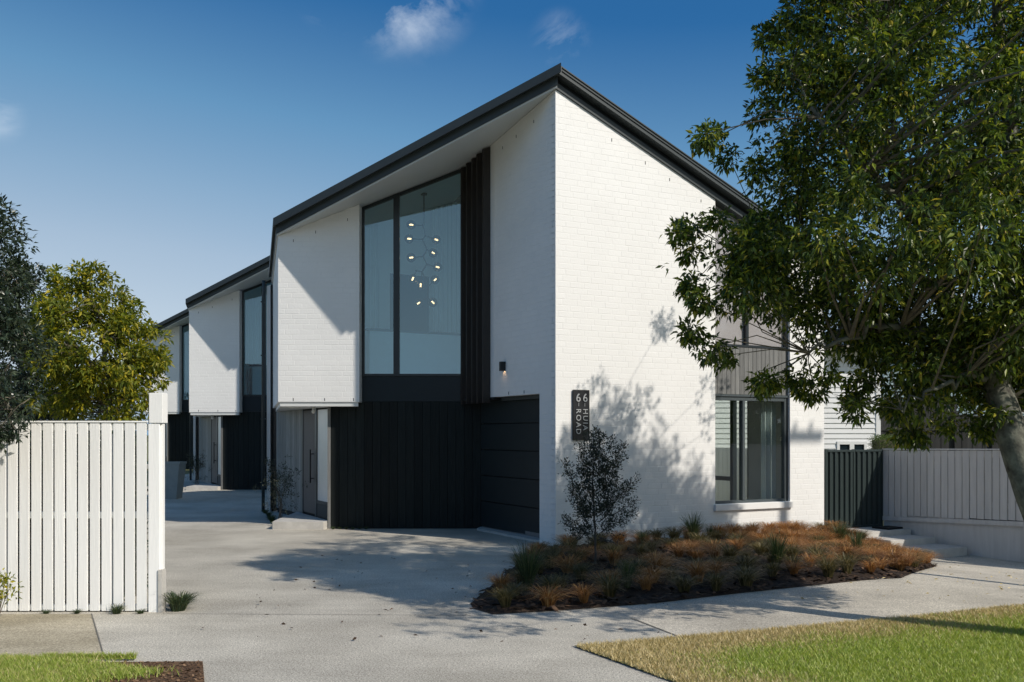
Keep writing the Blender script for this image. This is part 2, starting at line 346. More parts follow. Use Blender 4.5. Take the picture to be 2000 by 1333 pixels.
drape('driveway', [(-11, 45), (-11, 12), gp(-900, 1200)[:2], gp(-900, 1200)[:2], (-6, 3), (8, 3), gp(2500, 1250), gp(2100, 1120), fr(6.5, -2.0)[:2], fr(6.6, -.6)[:2], fr(5.3, -.4)[:2], fr(0, .3)[:2], (1.0, 45)][0:2]+[(-11, 3), (12, 3), (12, 9), fr(9.5, -2.6)[:2], fr(6.6, -1.3)[:2], fr(6.6, .3)[:2], fr(0, .3)[:2], (1.0, 45)], drive_m, 0)
LAWN = [gp(1120, 1264), gp(1200, 1259), gp(1500, 1233), gp(1800, 1206), gp(2020, 1184), gp(2350, 1160), (9, 4), (2, 4), (1.9, 4.4)]
LAWN = [gp(1120, 1264), gp(1200, 1259), gp(1500, 1233), gp(1800, 1206), gp(2020, 1184), (8.5, 11.2), (10, 4.2), (2.35, 4.2), gp(1330, 1340)]
SEAM = [gp(1232, 1208), gp(1330, 1246)]
drape('footpath', [SEAM[0], SEAM[1], gp(1500, 1233), gp(1800, 1206), gp(2020, 1184), (8.5, 11.2), fr(9.3, -2.65)[:2], fr(6.45, -2.7)[:2], fr(6.5, -1.6)[:2], gp(1832, 1110), gp(1760, 1134), gp(1640, 1143), gp(1440, 1164), gp(1280, 1183)], path_m, .004)
drape('old_footpath', [gp(-700, 1201), gp(179, 1200.5), gp(204, 1287), gp(-700, 1287)], oldpath_m, .004)
drape('lawn_soil', LAWN, lawn_m, .012, kind='structure')
drape('verge_soil', [gp(165, 1297), gp(396, 1295), gp(400, 1345), gp(-300, 1345), gp(-300, 1289), gp(120, 1290)], soil_m, .012)
# kerb-side joint line sawn in the drive
def strip(name, a, b, w, m, off):
    a = np.array(a[:2]); b = np.array(b[:2]); d = (b-a)/np.linalg.norm(b-a); n = np.array((-d[1], d[0]))*w/2
    drape(name, [tuple(a-n), tuple(b-n), tuple(b+n), tuple(a+n)], m, off)
joint_m = mat('joint_dark', (.16, .15, .13), .9, noise=.2)
strip('paving_joint', SEAM[0], SEAM[1], .007, joint_m, .0075)
strip('paving_joint', gp(179, 1200.5), gp(204, 1287), .009, joint_m, .0085)
strip('paving_joint', gp(318, 1199.5), gp(960, 1203), .008, joint_m, .0045)

# ------------------------------------------------------------------ mulch bed
def bedz(x, y):
    p = np.array([[x, y]]); d = bdist(p, BED)[0]
    return gz(x, y)+.015+.035*S(d/.5)+.012*math.sin(7*x+3*y)+.01*math.sin(11*y-5*x)
def bed():
    o = drape('mulch_bed', BED, mulch_m, .01, step=.16)
    xy = np.array([(v.co.x, v.co.y) for v in o.data.vertices]); d = bdist(xy, BED)
    for v, dd in zip(o.data.vertices, d): v.co.z = bedz(v.co.x, v.co.y) if dd > 1e-3 else gz(v.co.x, v.co.y)+.004
    P = np.column_stack([rng.uniform(-.5, 6, 60000), rng.uniform(8, 17, 60000)]); P = P[inpoly(P, BED)][:9000]
    n = len(P); z = np.array([bedz(x, y) for x, y in P])+rng.uniform(.002, .016, n)
    a = rng.uniform(0, 2*math.pi, n); l = rng.uniform(.012, .045, n); w = l*rng.uniform(.25, .5, n); t = rng.uniform(-.5, .5, n)
    dx = np.stack([np.cos(a)*np.cos(t), np.sin(a)*np.cos(t), np.sin(t)], 1)*l[:, None]; dy = np.stack([-np.sin(a), np.cos(a), rng.uniform(-.4, .4, n)], 1)*w[:, None]
    c = np.column_stack([P, z]); V = np.stack([c-dx-dy, c+dx-dy, c+dx+dy, c-dx+dy], 1)
    tag(npmesh('bark_mulch', V, 4, [(0, 1, 2, 3)], chip_m), kind='stuff')
bed()

# ------------------------------------------------------------------ lawns
def blades(name, P, Z, h, w, mats, midx, lean=.5):
    n = len(P); a = rng.uniform(0, 2*math.pi, n); b = rng.uniform(0, 2*math.pi, n); H = rng.uniform(.5, 1.2, n)*h
    base = np.column_stack([P, Z]); side = np.column_stack([np.cos(a), np.sin(a), np.zeros(n)])*w/2
    tip = base+np.column_stack([np.cos(b)*H*lean, np.sin(b)*H*lean, H])
    V = np.stack([base-side, base+side, tip], 1)
    return tag(npmesh(name, V, 3, [(0, 1, 2)], mats, matidx=midx), kind='stuff')
def fbm(x, y, s=1):
    return (np.sin(1.7*s*x+1.3*np.sin(1.1*s*y))+np.sin(2.3*s*y+1.7*np.sin(.9*s*x+2))+.6*np.sin(5.1*s*x+3.7*s*y)+.5*np.sin(4.3*s*y-6.1*s*x+1))/3.1
def lawns():
    P = np.column_stack([rng.uniform(.2, 7.5, 400000), rng.uniform(5.6, 11, 400000)]); P = P[inpoly(P, LAWN)]
    P = P[(P[:, 0]/P[:, 1] < .6)][:170000]
    d = bdist(P, LAWN); f = fbm(P[:, 0], P[:, 1], 1.2)+.35*rng.normal(size=len(P)); u = P[:, 0]
    dry = (f*.38+.92-1.3*np.minimum(d, 1.0)-.12*(u-1.6)+.25*rng.normal(size=len(P))) > .12
    keep = (fbm(P[:, 0]*2.3, P[:, 1]*2.3, 2.1)+.5*rng.normal(size=len(P))) < 1.15
    P = P[keep]; dry = dry[keep]; P = P+rng.normal(size=P.shape)*.011*(bdist(P, LAWN) < .08)[:, None]
    Z = np.array([gz(x, y) for x, y in P])+.012
    blades('lawn_grass', P, Z, .032, .007, [grass_green, grass_dry], dry.astype(int), .8)
    P = np.column_stack([rng.uniform(-4.4, -1.5, 90000), rng.uniform(5.6, 6.95, 90000)])
    px = 1000+1900*P[:, 0]/P[:, 1]
    lim = 175+70*np.sin(P[:, 1]*9)+ rng.normal(size=len(P))*35
    top = EYE*F/(1290-HZ)
    P = P[(P[:, 1] < top) & (px < lim+30)]
    P = np.vstack([P, np.column_stack([rng.uniform(-3.3, -2.66, 1500), rng.normal(top, .012, 1500)])])
    blades('verge_grass', P, np.full(len(P), .012), .045, .008, [grass_green, grass_dry], (rng.random(len(P)) < .12).astype(int), .7)
lawns()

# ================================================================== HOUSES
gl = np.array((.388, .06)); gr = -.429*e1; CT = 6.495
C = C0; R = C0+e1*5.2; RB = R+e2*8.0
P1 = np.array((-2.535, 16.15)); P2 = np.array((-3.884, 16.15)); P3 = np.array((-4.94, 20.1)); BK = C0+8*np.array((-.321, .947))
G = C0+e2*1.932; J = C0+e2*2.952; P1W = np.array((-2.54, 16.43)); AE = np.array((-3.11, 16.43))
def zl(x, y): return CT+gl@(np.array((x, y))-C0)
def zr(x, y): return CT+gr@(np.array((x, y))-C0)
def ztop(x, y): return min(zl(x, y), zr(x, y))
def offset(poly, offs):
    """move each edge i (poly[i]->poly[i+1]) of a CCW polygon outward by offs[i]"""
    n = len(poly); out = []
    lines = []
    for i in range(n):
        a = np.array(poly[i]); b = np.array(poly[(i+1) % n]); d = (b-a)/np.linalg.norm(b-a); nn = np.array((d[1], -d[0])); lines.append((a+nn*offs[i], d))
    for i in range(n):
        a, d = lines[i-1]; b, e = lines[i]; den = d[0]*e[1]-d[1]*e[0]; t = ((b[0]-a[0])*e[1]-(b[1]-a[1])*e[0])/den; out.append(a+d*t)
    return out
CH = .086; BL = .24; BH = .076; PROUD = .0015
def brick_wall(a, b, zlo, zhi, holes, cuts=0):
    """courses of bricks on the plan line a->b (outer face on the right hand side of a->b). zlo number, zhi(x, y).
    returns whole bricks (as (pos, angle)) and cut bricks (as verts)"""
    a = np.array(a, float); b = np.array(b, float); Lh = np.linalg.norm(b-a); d = (b-a)/Lh; n = np.array((d[1], -d[0]))
    whole = []; cut = []; k = 0; z = zlo+.006
    tops = max(zhi(*a), zhi(*b))
    while z < tops:
        u = -BL/2*(k % 2)-(.07 if k % 4 > 1 else 0)
        while u < Lh:
            segs = [(max(u, 0.0), min(u+BL-.01, Lh))]
            for (h0, h1, g0, g1) in holes:
                if z < g1 and z+BH > g0:
                    new = []
                    for s0, s1 in segs:
                        if s1 <= h0 or s0 >= h1: new.append((s0, s1))
                        else:
                            if s0 < h0: new.append((s0, h0))
                            if s1 > h1: new.append((h1, s1))
                    segs = new
            for s0, s1 in segs:
                if s1-s0 < .012: continue
                q0 = a+d*s0; q1 = a+d*s1; t0 = min(z+BH, zhi(*q0)-.004); t1 = min(z+BH, zhi(*q1)-.004)
                if max(t0, t1) <= z+.004: continue
                pr = PROUD+random.uniform(-.0005, .0005)
                if s1-s0 > BL-.0105 and t0 >= z+BH-1e-6 and t1 >= z+BH-1e-6:
                    whole.append((np.array((*(q0+n*pr), z)), math.atan2(d[1], d[0]), BL-.01))
                else:
                    if t0 >= z+BH-1e-6 and t1 >= z+BH-1e-6:
                        whole.append((np.array((*(q0+n*pr), z)), math.atan2(d[1], d[0]), s1-s0)); continue
                    t0 = max(t0, z+.001); t1 = max(t1, z+.001); o0 = q0+n*pr; o1 = q1+n*pr; i0 = q0-n*.004; i1 = q1-n*.004
                    cut.append([(*o0, z), (*o1, z), (*o1, t1), (*o0, t0), (*i0, z), (*i1, z), (*i1, t1), (*i0, t0)])
            u += BL
        z += CH; k += 1
    return whole, cut
BF = [(0, 1, 2, 3), (4, 0, 3, 7), (1, 5, 6, 2), (3, 2, 6, 7), (0, 4, 5, 1)]
def brick_mesh():
    e = .0022; L_ = BL-.01
    vs = [(0+e, 0, e), (L_-e, 0, e), (L_-e, 0, BH-e), (e, 0, BH-e), (0, e, 0), (L_, e, 0), (L_, e, BH), (0, e, BH), (0, .006, 0), (L_, .006, 0), (L_, .006, BH), (0, .006, BH)]
    fs = [(0, 1, 2, 3), (4, 0, 3, 7), (1, 5, 6, 2), (3, 2, 6, 7), (0, 4, 5, 1), (8, 4, 7, 11), (5, 9, 10, 6), (7, 6, 10, 11), (4, 8, 9, 5)]
    me = bpy.data.meshes.new('brick'); me.from_pydata(vs, [], fs); me.materials.append(brick_m); return me, np.array(vs), fs
BRM, BRV, BRF = brick_mesh()
def boards(parent_part, a, b, z0, z1, n, th, m, name='board', gap=.005, proud=None):
    """n vertical boards along a->b on its right-hand side"""
    a = np.array(a, float); b = np.array(b, float); Lh = np.linalg.norm(b-a); d = (b-a)/Lh; nn = np.array((d[1], -d[0])); w = Lh/n
    for i in range(n):
        q0 = a+d*(i*w+gap/2); q1 = a+d*((i+1)*w-gap/2); t = th+random.uniform(-.0012, .0012)
        mb = MB(); poly = [q0, q0+nn*t, q1+nn*t, q1]
        mb.prism(poly, z0, z1); build(mb, name, m, parent_part, bevel=.0018)
def wallslab(mb, a, b, z0, z1, th=.12, mi=0, setback=0.0):
    a = np.array(a, float); b = np.array(b, float); d = (b-a)/np.linalg.norm(b-a); n = np.array((d[1], -d[0]))
    a = a-n*setback; b = b-n*setback
    mb.prism([a, b, b-n*th, a-n*th], z0, z1, mi)

def make_house(name, loc_off, label, near):
    """near = the full street house; otherwise the same house with every brick in one mesh and no individual bricks"""
    T = np.array((*C0, 0.)); r = empty(name, tuple(T), label, 'house')
    # ---- white brick walls
    walls = []
    def wall(nm, a, b, z0, zt, holes, th=.12, cut=(0, 0)):
        mb = MB(); a = np.array(a, float); b = np.array(b, float); Lh = np.linalg.norm(b-a); d = (b-a)/Lh
        us = sorted({0., Lh, *[h for hh in holes for h in hh[:2]]})
        for i in range(len(us)-1):
            u0, u1 = us[i], us[i+1]; m_ = (u0+u1)/2; zz = [(z0, None)]
            for (h0, h1, g0, g1) in holes:
                if h0 <= m_ <= h1:
                    zz = []
                    if g0 > z0: zz.append((z0, g0))
                    if g1 < 20: zz.append((g1, None))
            for za, zb in zz:
                wallslab(mb, a+d*(u0+(cut[0] if u0 == 0 else 0)), a+d*(u1-(cut[1] if u1 == Lh else 0)), za, (zt if zb is None else zb), th)
        o = build(mb, nm, mortar_m, r)
        w, c = brick_wall(a, b, z0 if z0 > .01 else -.09, zt, holes); walls.append((o, w, c)); return o
    wall('front_wall', C, R, -.5, ztop, [(2.887, 4.44, .5, 99)])
    wall('garage_wall', G, C, -.5, zl, [(-1, 1.932-.46, -9, 2.19)], cut=(0, .03))
    wall('corner_volume_wall', P2, P1, 2.13, zl, [])
    wall('corner_volume_wall', P3, P2, 2.13, zl, [], cut=(0, .03))
    wall('corner_volume_wall', P1, P1+np.array((0, .3)), 2.13, zl, [], th=.05, cut=(.125, 0))
    allw = [(o, p, an, ln) for o, w, c in walls for p, an, ln in w]; allc = [q for o, w, c in walls for q in c]
    if near:
        allw.sort(key=lambda t: t[1][0]**2+t[1][1]**2+(t[1][2]-1.6)**2)
        near_ = [t for t in allw if t[3] > BL-.0105][:300]; ids = {id(t) for t in near_}
        for o, p, an, ln in near_:
            b = bpy.data.objects.new('brick', BRM); COL.objects.link(b); b.parent = o; b.location = tuple(p-T); b.rotation_euler = (0, 0, an)
        rest = [t for t in allw if id(t) not in ids]
    else: rest = allw
    A = []
    for o, p, an, ln in rest:
        ca, sa = math.cos(an), math.sin(an); bx = np.where(BRV[:, 0] > .1, BRV[:, 0]+ln-(BL-.01), BRV[:, 0])
        A.append(np.column_stack([bx*ca-BRV[:, 1]*sa, bx*sa+BRV[:, 1]*ca, BRV[:, 2]])+p)
    tag(npmesh('brickwork', np.array(A), len(BRV), BRF, brick_m, r), kind='stuff')
    tag(npmesh('cut_brickwork', np.array(allc), 8, BF, brick_m, r), kind='stuff')
    # weep slots
    def weep(a, d, nn, us, zf, h=.06):
        for u in us:
            q = np.array(a)+np.array(d)*u; mb = MB(); z = zf(*q)
            mb.prism([q+nn*.0015, q+nn*.0055, q+nn*.0055+np.array(d)*.009, q+nn*.0015+np.array(d)*.009], z, z+h*.75); build(mb, 'weep_slot', dark_back, r)
    nf = np.array((.468, -.884)); ng = np.array((-.884, -.468)); nv = np.array((0., -1.))
    weep(C, e1, nf, (.95, 1.55, 2.0, 2.6), lambda x, y: ztop(x, y)-.2)
    weep(C, e1, nf, (1.2, 1.9, 2.5, 3.1, 3.7, 4.2, 4.8), lambda x, y: .04)
    weep(P2, (1, 0), nv, (.25, .62, 1.15), lambda x, y: zl(x, y)-.2)
    weep(P2, (1, 0), nv, (.25, .77, 1.25), lambda x, y: 2.15)
    weep(G, -e2, ng, (.5, 1.0), lambda x, y: 2.21)
    weep(G, -e2, ng, (.3, .75, 1.3), lambda x, y: zl(x, y)-.22)
    # ---- other walls
    mb = MB(); dr = 0
    # right hand wall with a glazed door opening, back walls
    def wl(a, b, z0, z1): wallslab(mb, a, b, z0, z1, .14)
    wl(R+e2*.122, R+e2*1.70, -.5, ztop); wl(R+e2*1.70, R+e2*3.2, 2.25, ztop); wl(R+e2*3.2, RB, -.5, ztop)
    wl(R+e2*1.70, R+e2*3.2, -.5, .12)
    wl(RB, BK, -.5, ztop); wl(BK, P3+np.array((.3, .1)), -.5, ztop)
    build(mb, 'side_wall', white_wall, r)
    mb = MB(); wallslab(mb, AE+np.array((.0, .1)), P1W, -.5, 2.15, .02)
    # ---- party wall blade at the far corner
    mb = MB(); mb.prism([(-5.055, 20.05), (-4.985, 20.05), (-4.985, 20.6), (-5.055, 20.6)], -.5, lambda x, y: zl(x, y)-.02); build(mb, 'party_wall', brick_m, r)
    mb = MB(); mb.prism([(-4.98, 20.12), (-4.93, 20.12), (-4.93, 20.5), (-4.98, 20.5)], -.5, lambda x, y: zl(x, y)-.02); build(mb, 'shadow_gap', dark_back, r)
    # ---- soffit under the corner volume
    mb = MB(); mb.prism([P1+np.array((-.02, .02)), P2+np.array((.03, .02)), P3+np.array((.06, 0)), P1W+np.array((-.1, .3))], 2.06, 2.128)
    build(mb, 'entry_soffit', soffit_m, r)
    # ---- roof: soffit and ceiling plane, fascia bands
    Lp = [C, P2, P3, BK]; Lp = Lp[::-1]  # CCW: BK,P3,P2,C
    def order(p): 
        a = sum(p[i][0]*p[(i+1) % len(p)][1]-p[(i+1) % len(p)][0]*p[i][1] for i in range(len(p))); return p if a > 0 else p[::-1]
    Lp = order([C, BK, P3, P2])     # edges start at Lp[i]
    def edges(p, table):
        out = []
        for i in range(len(p)):
            k = (tuple(np.round(p[i], 3)), tuple(np.round(p[(i+1) % len(p)], 3))); v = 0
            for (a, b, o) in table:
                a = tuple(np.round(a, 3)); b = tuple(np.round(b, 3))
                if k == (a, b) or k == (b, a): v = o
            out.append(v)
        return out
    Rp = order([C, R, RB, BK])
    def slab(nm, poly, tab, z0, z1, mi, mats, zf):
        q = offset(poly, edges(poly, tab)); mb = MB(); mb.prism(q, lambda x, y: zf(x, y)+z0, lambda x, y: zf(x, y)+z1, 0, None, mi); return build(mb, nm, mats, r, bevel=0)
    tL = lambda o: [(C, P2, o), (P2, P3, o*.55), (P3, BK, .1)]
    tR = lambda o: [(C, R, o), (R, RB, o+.1), (RB, BK, .1)]
    slab('soffit', Lp, tL(.045), .004, .03, None, soffit_m, zl)
    slab('fascia', Lp, tL(.06), .031, .160, None, metal_m, zl)
    slab('roof', Lp, tL(.15), .161, .290, None, metal_m, zl)
    slab('fascia', Rp, tR(.03), .0, .09, None, metal_m, zr)
    slab('fascia', Rp, tR(.0), .091, .158, None, dark_back, zr)
    slab('roof', Rp, tR(.15), .159, .2885, None, metal_m, zr)
    # folded drip lines along the verge
    nl = np.array((-.46, -.888))
    for (a, b, zf, n_, k) in ((C, R, zr, nf, 1),):
        o = .153; mb = MB(); d = (np.array(b)-a)/np.linalg.norm(np.array(b)-a); a2 = a+n_*o+d*.02; b2 = b+n_*o
        for dz in (.262, .215):
            mb.prism([a2, b2, b2+n_*.012, a2+n_*.012], lambda x, y: zf(*(np.array((x, y))-n_*(((np.array((x, y))-a)@n_)-.15)))+dz, lambda x, y: zf(*(np.array((x, y))-n_*(((np.array((x, y))-a)@n_)-.15)))+dz+.012)
        build(mb, 'roof_edge_fold', metal_m, r)
    z_b = zl(*P3)+.02
    mb = MB(); mb.tube([(-5.10, 20.0, z_b+.02), (-5.10, 20.0, z_b-.2), (-5.115, 20.0, z_b-.35), (-5.115, 20., .0)], .033, 10); dp = build(mb, 'downpipe', metal_m, r, smooth=True)
    for z in (.5, 1.9, 3.2, 4.3):
        mb = MB(); mb.box(-5.155, -5.075, 19.955, 20.04, z, z+.025); build(mb, 'pipe_bracket', metal_m, dp)
    # ---- tall stair window
    DW = 16.43; mb = MB(); mb.box(-2.54, J[0]+.02, DW, DW+.1, 2.15, 2.575); build(mb, 'spandrel_panel', spandrel_m, r)
    wn = empty('stair_window', (0, 0, 0), None, None); wn.parent = r
    def fbar(nm, x0, x1, zf0, zf1, dd=.05, m=frame_m, y=DW):
        mb = MB(); mb.prism([(x0, y-dd/2), (x1, y-dd/2), (x1, y+dd), (x0, y+dd)], zf0, zf1); return build(mb, nm, m, wn)
    xw = lambda px: (px-1000)/1900*DW
    top = lambda x, y: zl(x, y)-.005
    fbar('frame', xw(705), xw(712), 2.575, top); fbar('frame', xw(768.8), xw(780.3), 2.575, top, .08); fbar('frame', xw(901.5), xw(910), 2.575, top)
    for a_, b_ in ((712, 768.8), (780.3, 901.5)):
        fbar('frame', xw(a_), xw(b_), 2.575, 2.615); mb = MB()
        fbar('frame', xw(a_), xw(b_), lambda x, y: zl(x, y)-.06, top)
        fbar('pane', xw(a_), xw(b_), 2.615, lambda x, y: zl(x, y)-.06, .006, glass_m, DW+.01)
    # ---- batten screen standing off the recess wall
    mb = MB(); wallslab(mb, J, G, 2.15, zl, .1, 0, .02); sc = build(mb, 'screen_backing', dark_back, r)
    for t in (2.06, 2.27, 2.47, 2.67, 2.88):
        q = C+e2*t; mb = MB(); mb.prism([q+ng*.0, q+ng*.13, q+ng*.13+e2*.045, q+e2*.045], 2.10, lambda x, y: zl(x, y)-.012); build(mb, 'batten', slat_m, sc, bevel=.002)
    # ---- lower dark cladding
    mb = MB(); mb.prism([(AE[0], DW+.03), (-.50, DW+.03), (-.50, DW+.15), (AE[0], DW+.15)], -.5, 2.149); cl = build(mb, 'dark_cladding', dark_back, r)
    boards(cl, (AE[0]+.05, DW+.029), (-.525, DW+.029), -.02, 2.147, 18, .026, dark_board)
    mb = MB(); mb.prism([(AE[0]-.005, DW-.005), (AE[0]+.045, DW-.005), (AE[0]+.045, DW+.12), (AE[0]-.005, DW+.12)], -.3, 2.148); build(mb, 'corner_trim', grey_board, r)
    # ---- garage
    dd = e1*.215; gd = empty('garage_door', (0, 0, 0), None, None); gd.parent = r
    za = .04; hh = (2.2-za)/5
    for i in range(5):
        a_ = C+dd+e2*2.86; b_ = C+dd+e2*.40; d_ = (b_-a_)/np.linalg.norm(b_-a_); mb = MB()
        z0_ = za+i*hh; n_ = ng
        mb.prism([a_, b_, b_+n_*-.04, a_+n_*-.04], z0_+.006, z0_+hh-.006); build(mb, 'panel', garage_m, gd, bevel=.005)
    mb = MB(); wallslab(mb, C+dd+e2*2.86, C+dd+e2*.4, -.3, 2.3, .05, 0, .045); build(mb, 'door_backing', dark_back, r)
    mb = MB(); wallslab(mb, C+e1*.13+e2*1.93, C+e1*.13+e2*.462, 2.13, 2.188, .04, 0, 0); build(mb, 'head_trim', metal_m, r)
    mb = MB(); mb.prism([C+e2*.465+e1*.02, C+e2*2.6+e1*.02, C+e2*2.84+e1*.205, C+e2*.465+e1*.205], -.1, .035); build(mb, 'threshold', conc_step, r)
    mb = MB(); mb.prism([C+e2*.461+e1*.12, C+e2*.461+e1*.34, C+e2*.40+e1*.34, C+e2*.40+e1*.12], -.3, 2.185); build(mb, 'door_jamb', brick_m, r)
    mb = MB(); mb.prism([G+ng*.0, C+e2*2.98+ng*.1, C+e2*2.9+e1*.24, C+e2*1.94+e1*.24], 2.151, 2.19); build(mb, 'garage_soffit', dark_back, r)
    # ---- entry: boards, door, sidelight on the wall behind the overhang
    Aw = np.array((-3.06, 16.55)); du = e2; ne = np.array((-.884, -.468))
    L_ = 3.75; mb = MB(); wallslab(mb, Aw+du*L_, Aw, -.4, 2.2, .1, 0, .03); ew = build(mb, 'entry_wall', dark_back, r)
    boards(ew, Aw+du*L_, Aw+du*1.80, .08, 2.06, 13, .0, entry_board, gap=.006) if False else None
    boards(ew, Aw+du*L_+ne*-.03, Aw+du*1.80+ne*-.03, .1, 2.06, 13, .028, entry_board)
    dr = empty('front_door', (0, 0, 0), None, None); dr.parent = r
    def on(u0, u1, z0, z1, t0, t1, nm, m, par, bv=.002):
        mb = MB(); mb.prism([Aw+du*u0+ne*t0, Aw+du*u0+ne*t1, Aw+du*u1+ne*t1, Aw+du*u1+ne*t0], z0, z1); return build(mb, nm, m, par, bevel=bv)
    on(.98, 1.76, .16, 2.03, -.02, .0, 'door_leaf', door_wood, dr)
    on(1.765, 1.80, .12, 2.059, -.02, .012, 'door_frame', frame2_m, dr); on(.93, .975, .12, 2.059, -.02, .012, 'door_frame', frame2_m, dr)
    mb = MB(); hq = Aw+du*1.10
    mb.tube([(*(hq+ne*.06), .72), (*(hq+ne*.06), 1.32)], .014, 8)
    for z in (.8, 1.24): mb.tube([(*(hq+ne*.0), z), (*(hq+ne*.06), z)], .01, 6)
    build(mb, 'handle', black_metal, dr)
    sl = empty('sidelight', (0, 0, 0), None, None); sl.parent = r
    on(.10, .87, .42, 2.03, -.015, -.005, 'pane', frost, sl); on(.10, .87, .12, .36, -.02, .004, 'lower_panel', spandrel_m, sl)
    on(.875, .925, .12, 2.059, -.02, .012, 'frame', frame_m, sl); on(.05, .095, .12, 2.059, -.02, .012, 'frame', grey_board, sl); on(.10, .87, .365, .415, -.02, .01, 'frame', frame_m, sl)
    st = MB(); q = [Aw+ne*.03+np.array((-.02, 0)), (-3.15, 16.25), (-4.02, 16.3), (-4.05, 16.75), Aw+du*2.1+ne*.03]
    st.prism(q, -.1, .13); build(st, 'door_step', conc_step, r, bevel=.008)
    mb = MB(); mb.tube([(-3.36, 16.5, 2.06), (-3.36, 16.5, 2.0)], .03, 12); mb.sphere((-3.36, 16.47, 1.98), .035, 12, 8); build(mb, 'security_camera', soffit_m, r, smooth=True)
    mb = MB(); mb.tube([(-3.75, 16.8, 2.065), (-3.75, 16.8, 2.045)], .1, 20); build(mb, 'soffit_light', soffit_m, r)
    # ---- front recess: ground window, boards, upper window (street side)
    u0, u1 = 2.887, 4.44; inn = e2*.10
    def fo(a_, b_, z0, z1, t0, t1, nm, m, par, bv=.002):   # a piece in the recess: u range, z range, depth range behind the face
        mb = MB(); mb.prism([C+e1*a_+e2*t0, C+e1*b_+e2*t0, C+e1*b_+e2*t1, C+e1*a_+e2*t1], z0, z1); return build(mb, nm, m, par, bevel=bv)
    fo(u0-.03, u1+.03, .40, .498, -.05, .12, 'window_sill', brick_m, r, .004)
    fw = empty('front_window', (0, 0, 0), None, None); fw.parent = r
    b2 = .07
    fo(u0, u0+.035, .5, 2.19, .05, .13, 'frame', frame_m, fw); fo(u1-.075, u1-.035, .5, 2.19, .05, .13, 'frame', frame2_m, fw); fo(u1-.034, u1, .5, 2.19, .04, .13, 'frame', frame_m, fw)
    fo(u0+.036, u1-.076, .5, .545, .05, .13, 'frame', frame2_m, fw); fo(u0+.036, u1-.076, 2.13, 2.19, .05, .13, 'frame', frame2_m, fw)
    um = 3.475; fo(um, um+.05, .546, 2.129, .04, .13, 'mullion', frame2_m, fw)
    fo(u0+.036, um-.001, .546, 2.129, .08, .086, 'pane', glass_f, fw, 0); fo(um+.051, u1-.077, .546, 2.129, .08, .086, 'pane', glass_f, fw, 0)
    fo(u0, u1, 2.191, 2.225, .03, .14, 'flashing', frame2_m, fw)
    bk = fo(u0, u1, 2.226, 2.98, .08, .14, 'timber_panel', dark_back, r)
    boards(bk, C+e1*(u0+.004)+e2*.079, C+e1*(u1-.03)+e2*.079, 2.228, 2.975, 17, .024, grey_board)
    uw = empty('upper_window', (0, 0, 0), None, None); uw.parent = r
    fo(u0, u0+.03, 2.981, lambda x, y: ztop(x, y)-.01, .05, .12, 'frame', frame_m, uw, 0); fo(u1-.04, u1, 2.226, lambda x, y: ztop(x, y)-.01, .05, .12, 'frame', frame_m, uw, 0)
    fo(3.56, 3.61, 3.02, lambda x, y: ztop(x, y)-.01, .05, .12, 'frame', frame_m, uw, 0); fo(u0, u1, 2.981, 3.02, .05, .12, 'frame', frame_m, uw, 0)
    fo(u0+.03, 3.559, 3.021, lambda x, y: ztop(x, y)-.01, .09, .096, 'pane', glass_u, uw, 0); fo(3.611, u1-.041, 3.021, lambda x, y: ztop(x, y)-.01, .09, .096, 'pane', glass_u, uw, 0)
    fo(u0, u1, 2.99, lambda x, y: ztop(x, y)-.01, .121, .125, 'blind', blind_m, uw, 0)
    # ---- inside
    mb = MB(); a_ = C+e1*.16+e2*.16
    mb.prism([C+e1*.15+e2*.13, C+e1*5.08+e2*.13, C+e1*5.08+e2*7.8, C+e1*.25+e2*7.8, (-2.2, 20.6), (-3.0, 16.58), (-.75, 16.56)], 2.24, 2.5, 0, None, None); build(mb, 'upper_floor', inner_m, r)
    mb = MB(); mb.prism([C+e1*.2+e2*.14, C+e1*5.06+e2*.14, C+e1*5.06+e2*7.8, C+e1*.3+e2*7.8], -.2, .1); build(mb, 'ground_floor', carpet_m, r)
    mb = MB(); wallslab(mb, C+e1*2.75+e2*4.2, C+e1*2.75+e2*.13, .1, 2.24, .08); wallslab(mb, C+e1*5.06+e2*4.2, C+e1*2.75+e2*4.2, .1, 2.24, .08); wallslab(mb, C+e1*2.83+e2*4.2, C+e1*5.06+e2*4.2, .1, 2.24, .02, 0, 0)
    build(mb, 'room_wall', inner_green, r)
    # glazed side door seen through the front window
    sd_ = empty('side_door', (0, 0, 0), None, None); sd_.parent = r
    for s_ in (1.70, 2.17, 3.12):
        mb = MB(); q = R+e2*s_; mb.prism([q, q+e2*.085, q+e2*.085-e1*.09, q-e1*.09], .12, 2.25); build(mb, 'frame', frame_m, sd_)
    mb = MB(); q = R+e2*2.26; mb.prism([q, q+e2*.85, q+e2*.85-e1*.08, q-e1*.08], .72, .8); mb.prism([q, q+e2*.85, q+e2*.85-e1*.08, q-e1*.08], .12, .2); build(mb, 'rail', frame_m, sd_)
    mb = MB(); q = R+e2*1.7-e1*.03; mb.prism([q, q+e2*1.4, q+e2*1.4-e1*.006, q-e1*.006], .12, 2.25); build(mb, 'pane', glass_f, sd_)
    # curtain folds at the right of the front room
    mb = MB(); vs = []; fs = []; n = 26
    for i in range(n+1):
        u = 4.06+.30*i/n; v = .26+.03*math.sin(i*1.7); p = C+e1*u+e2*v; vs += [(*p, .13), (*p, 2.2)]
    mb.add(vs, [(2*i, 2*i+2, 2*i+3, 2*i+1) for i in range(n)]); build(mb, 'curtain', curtain_m, r)
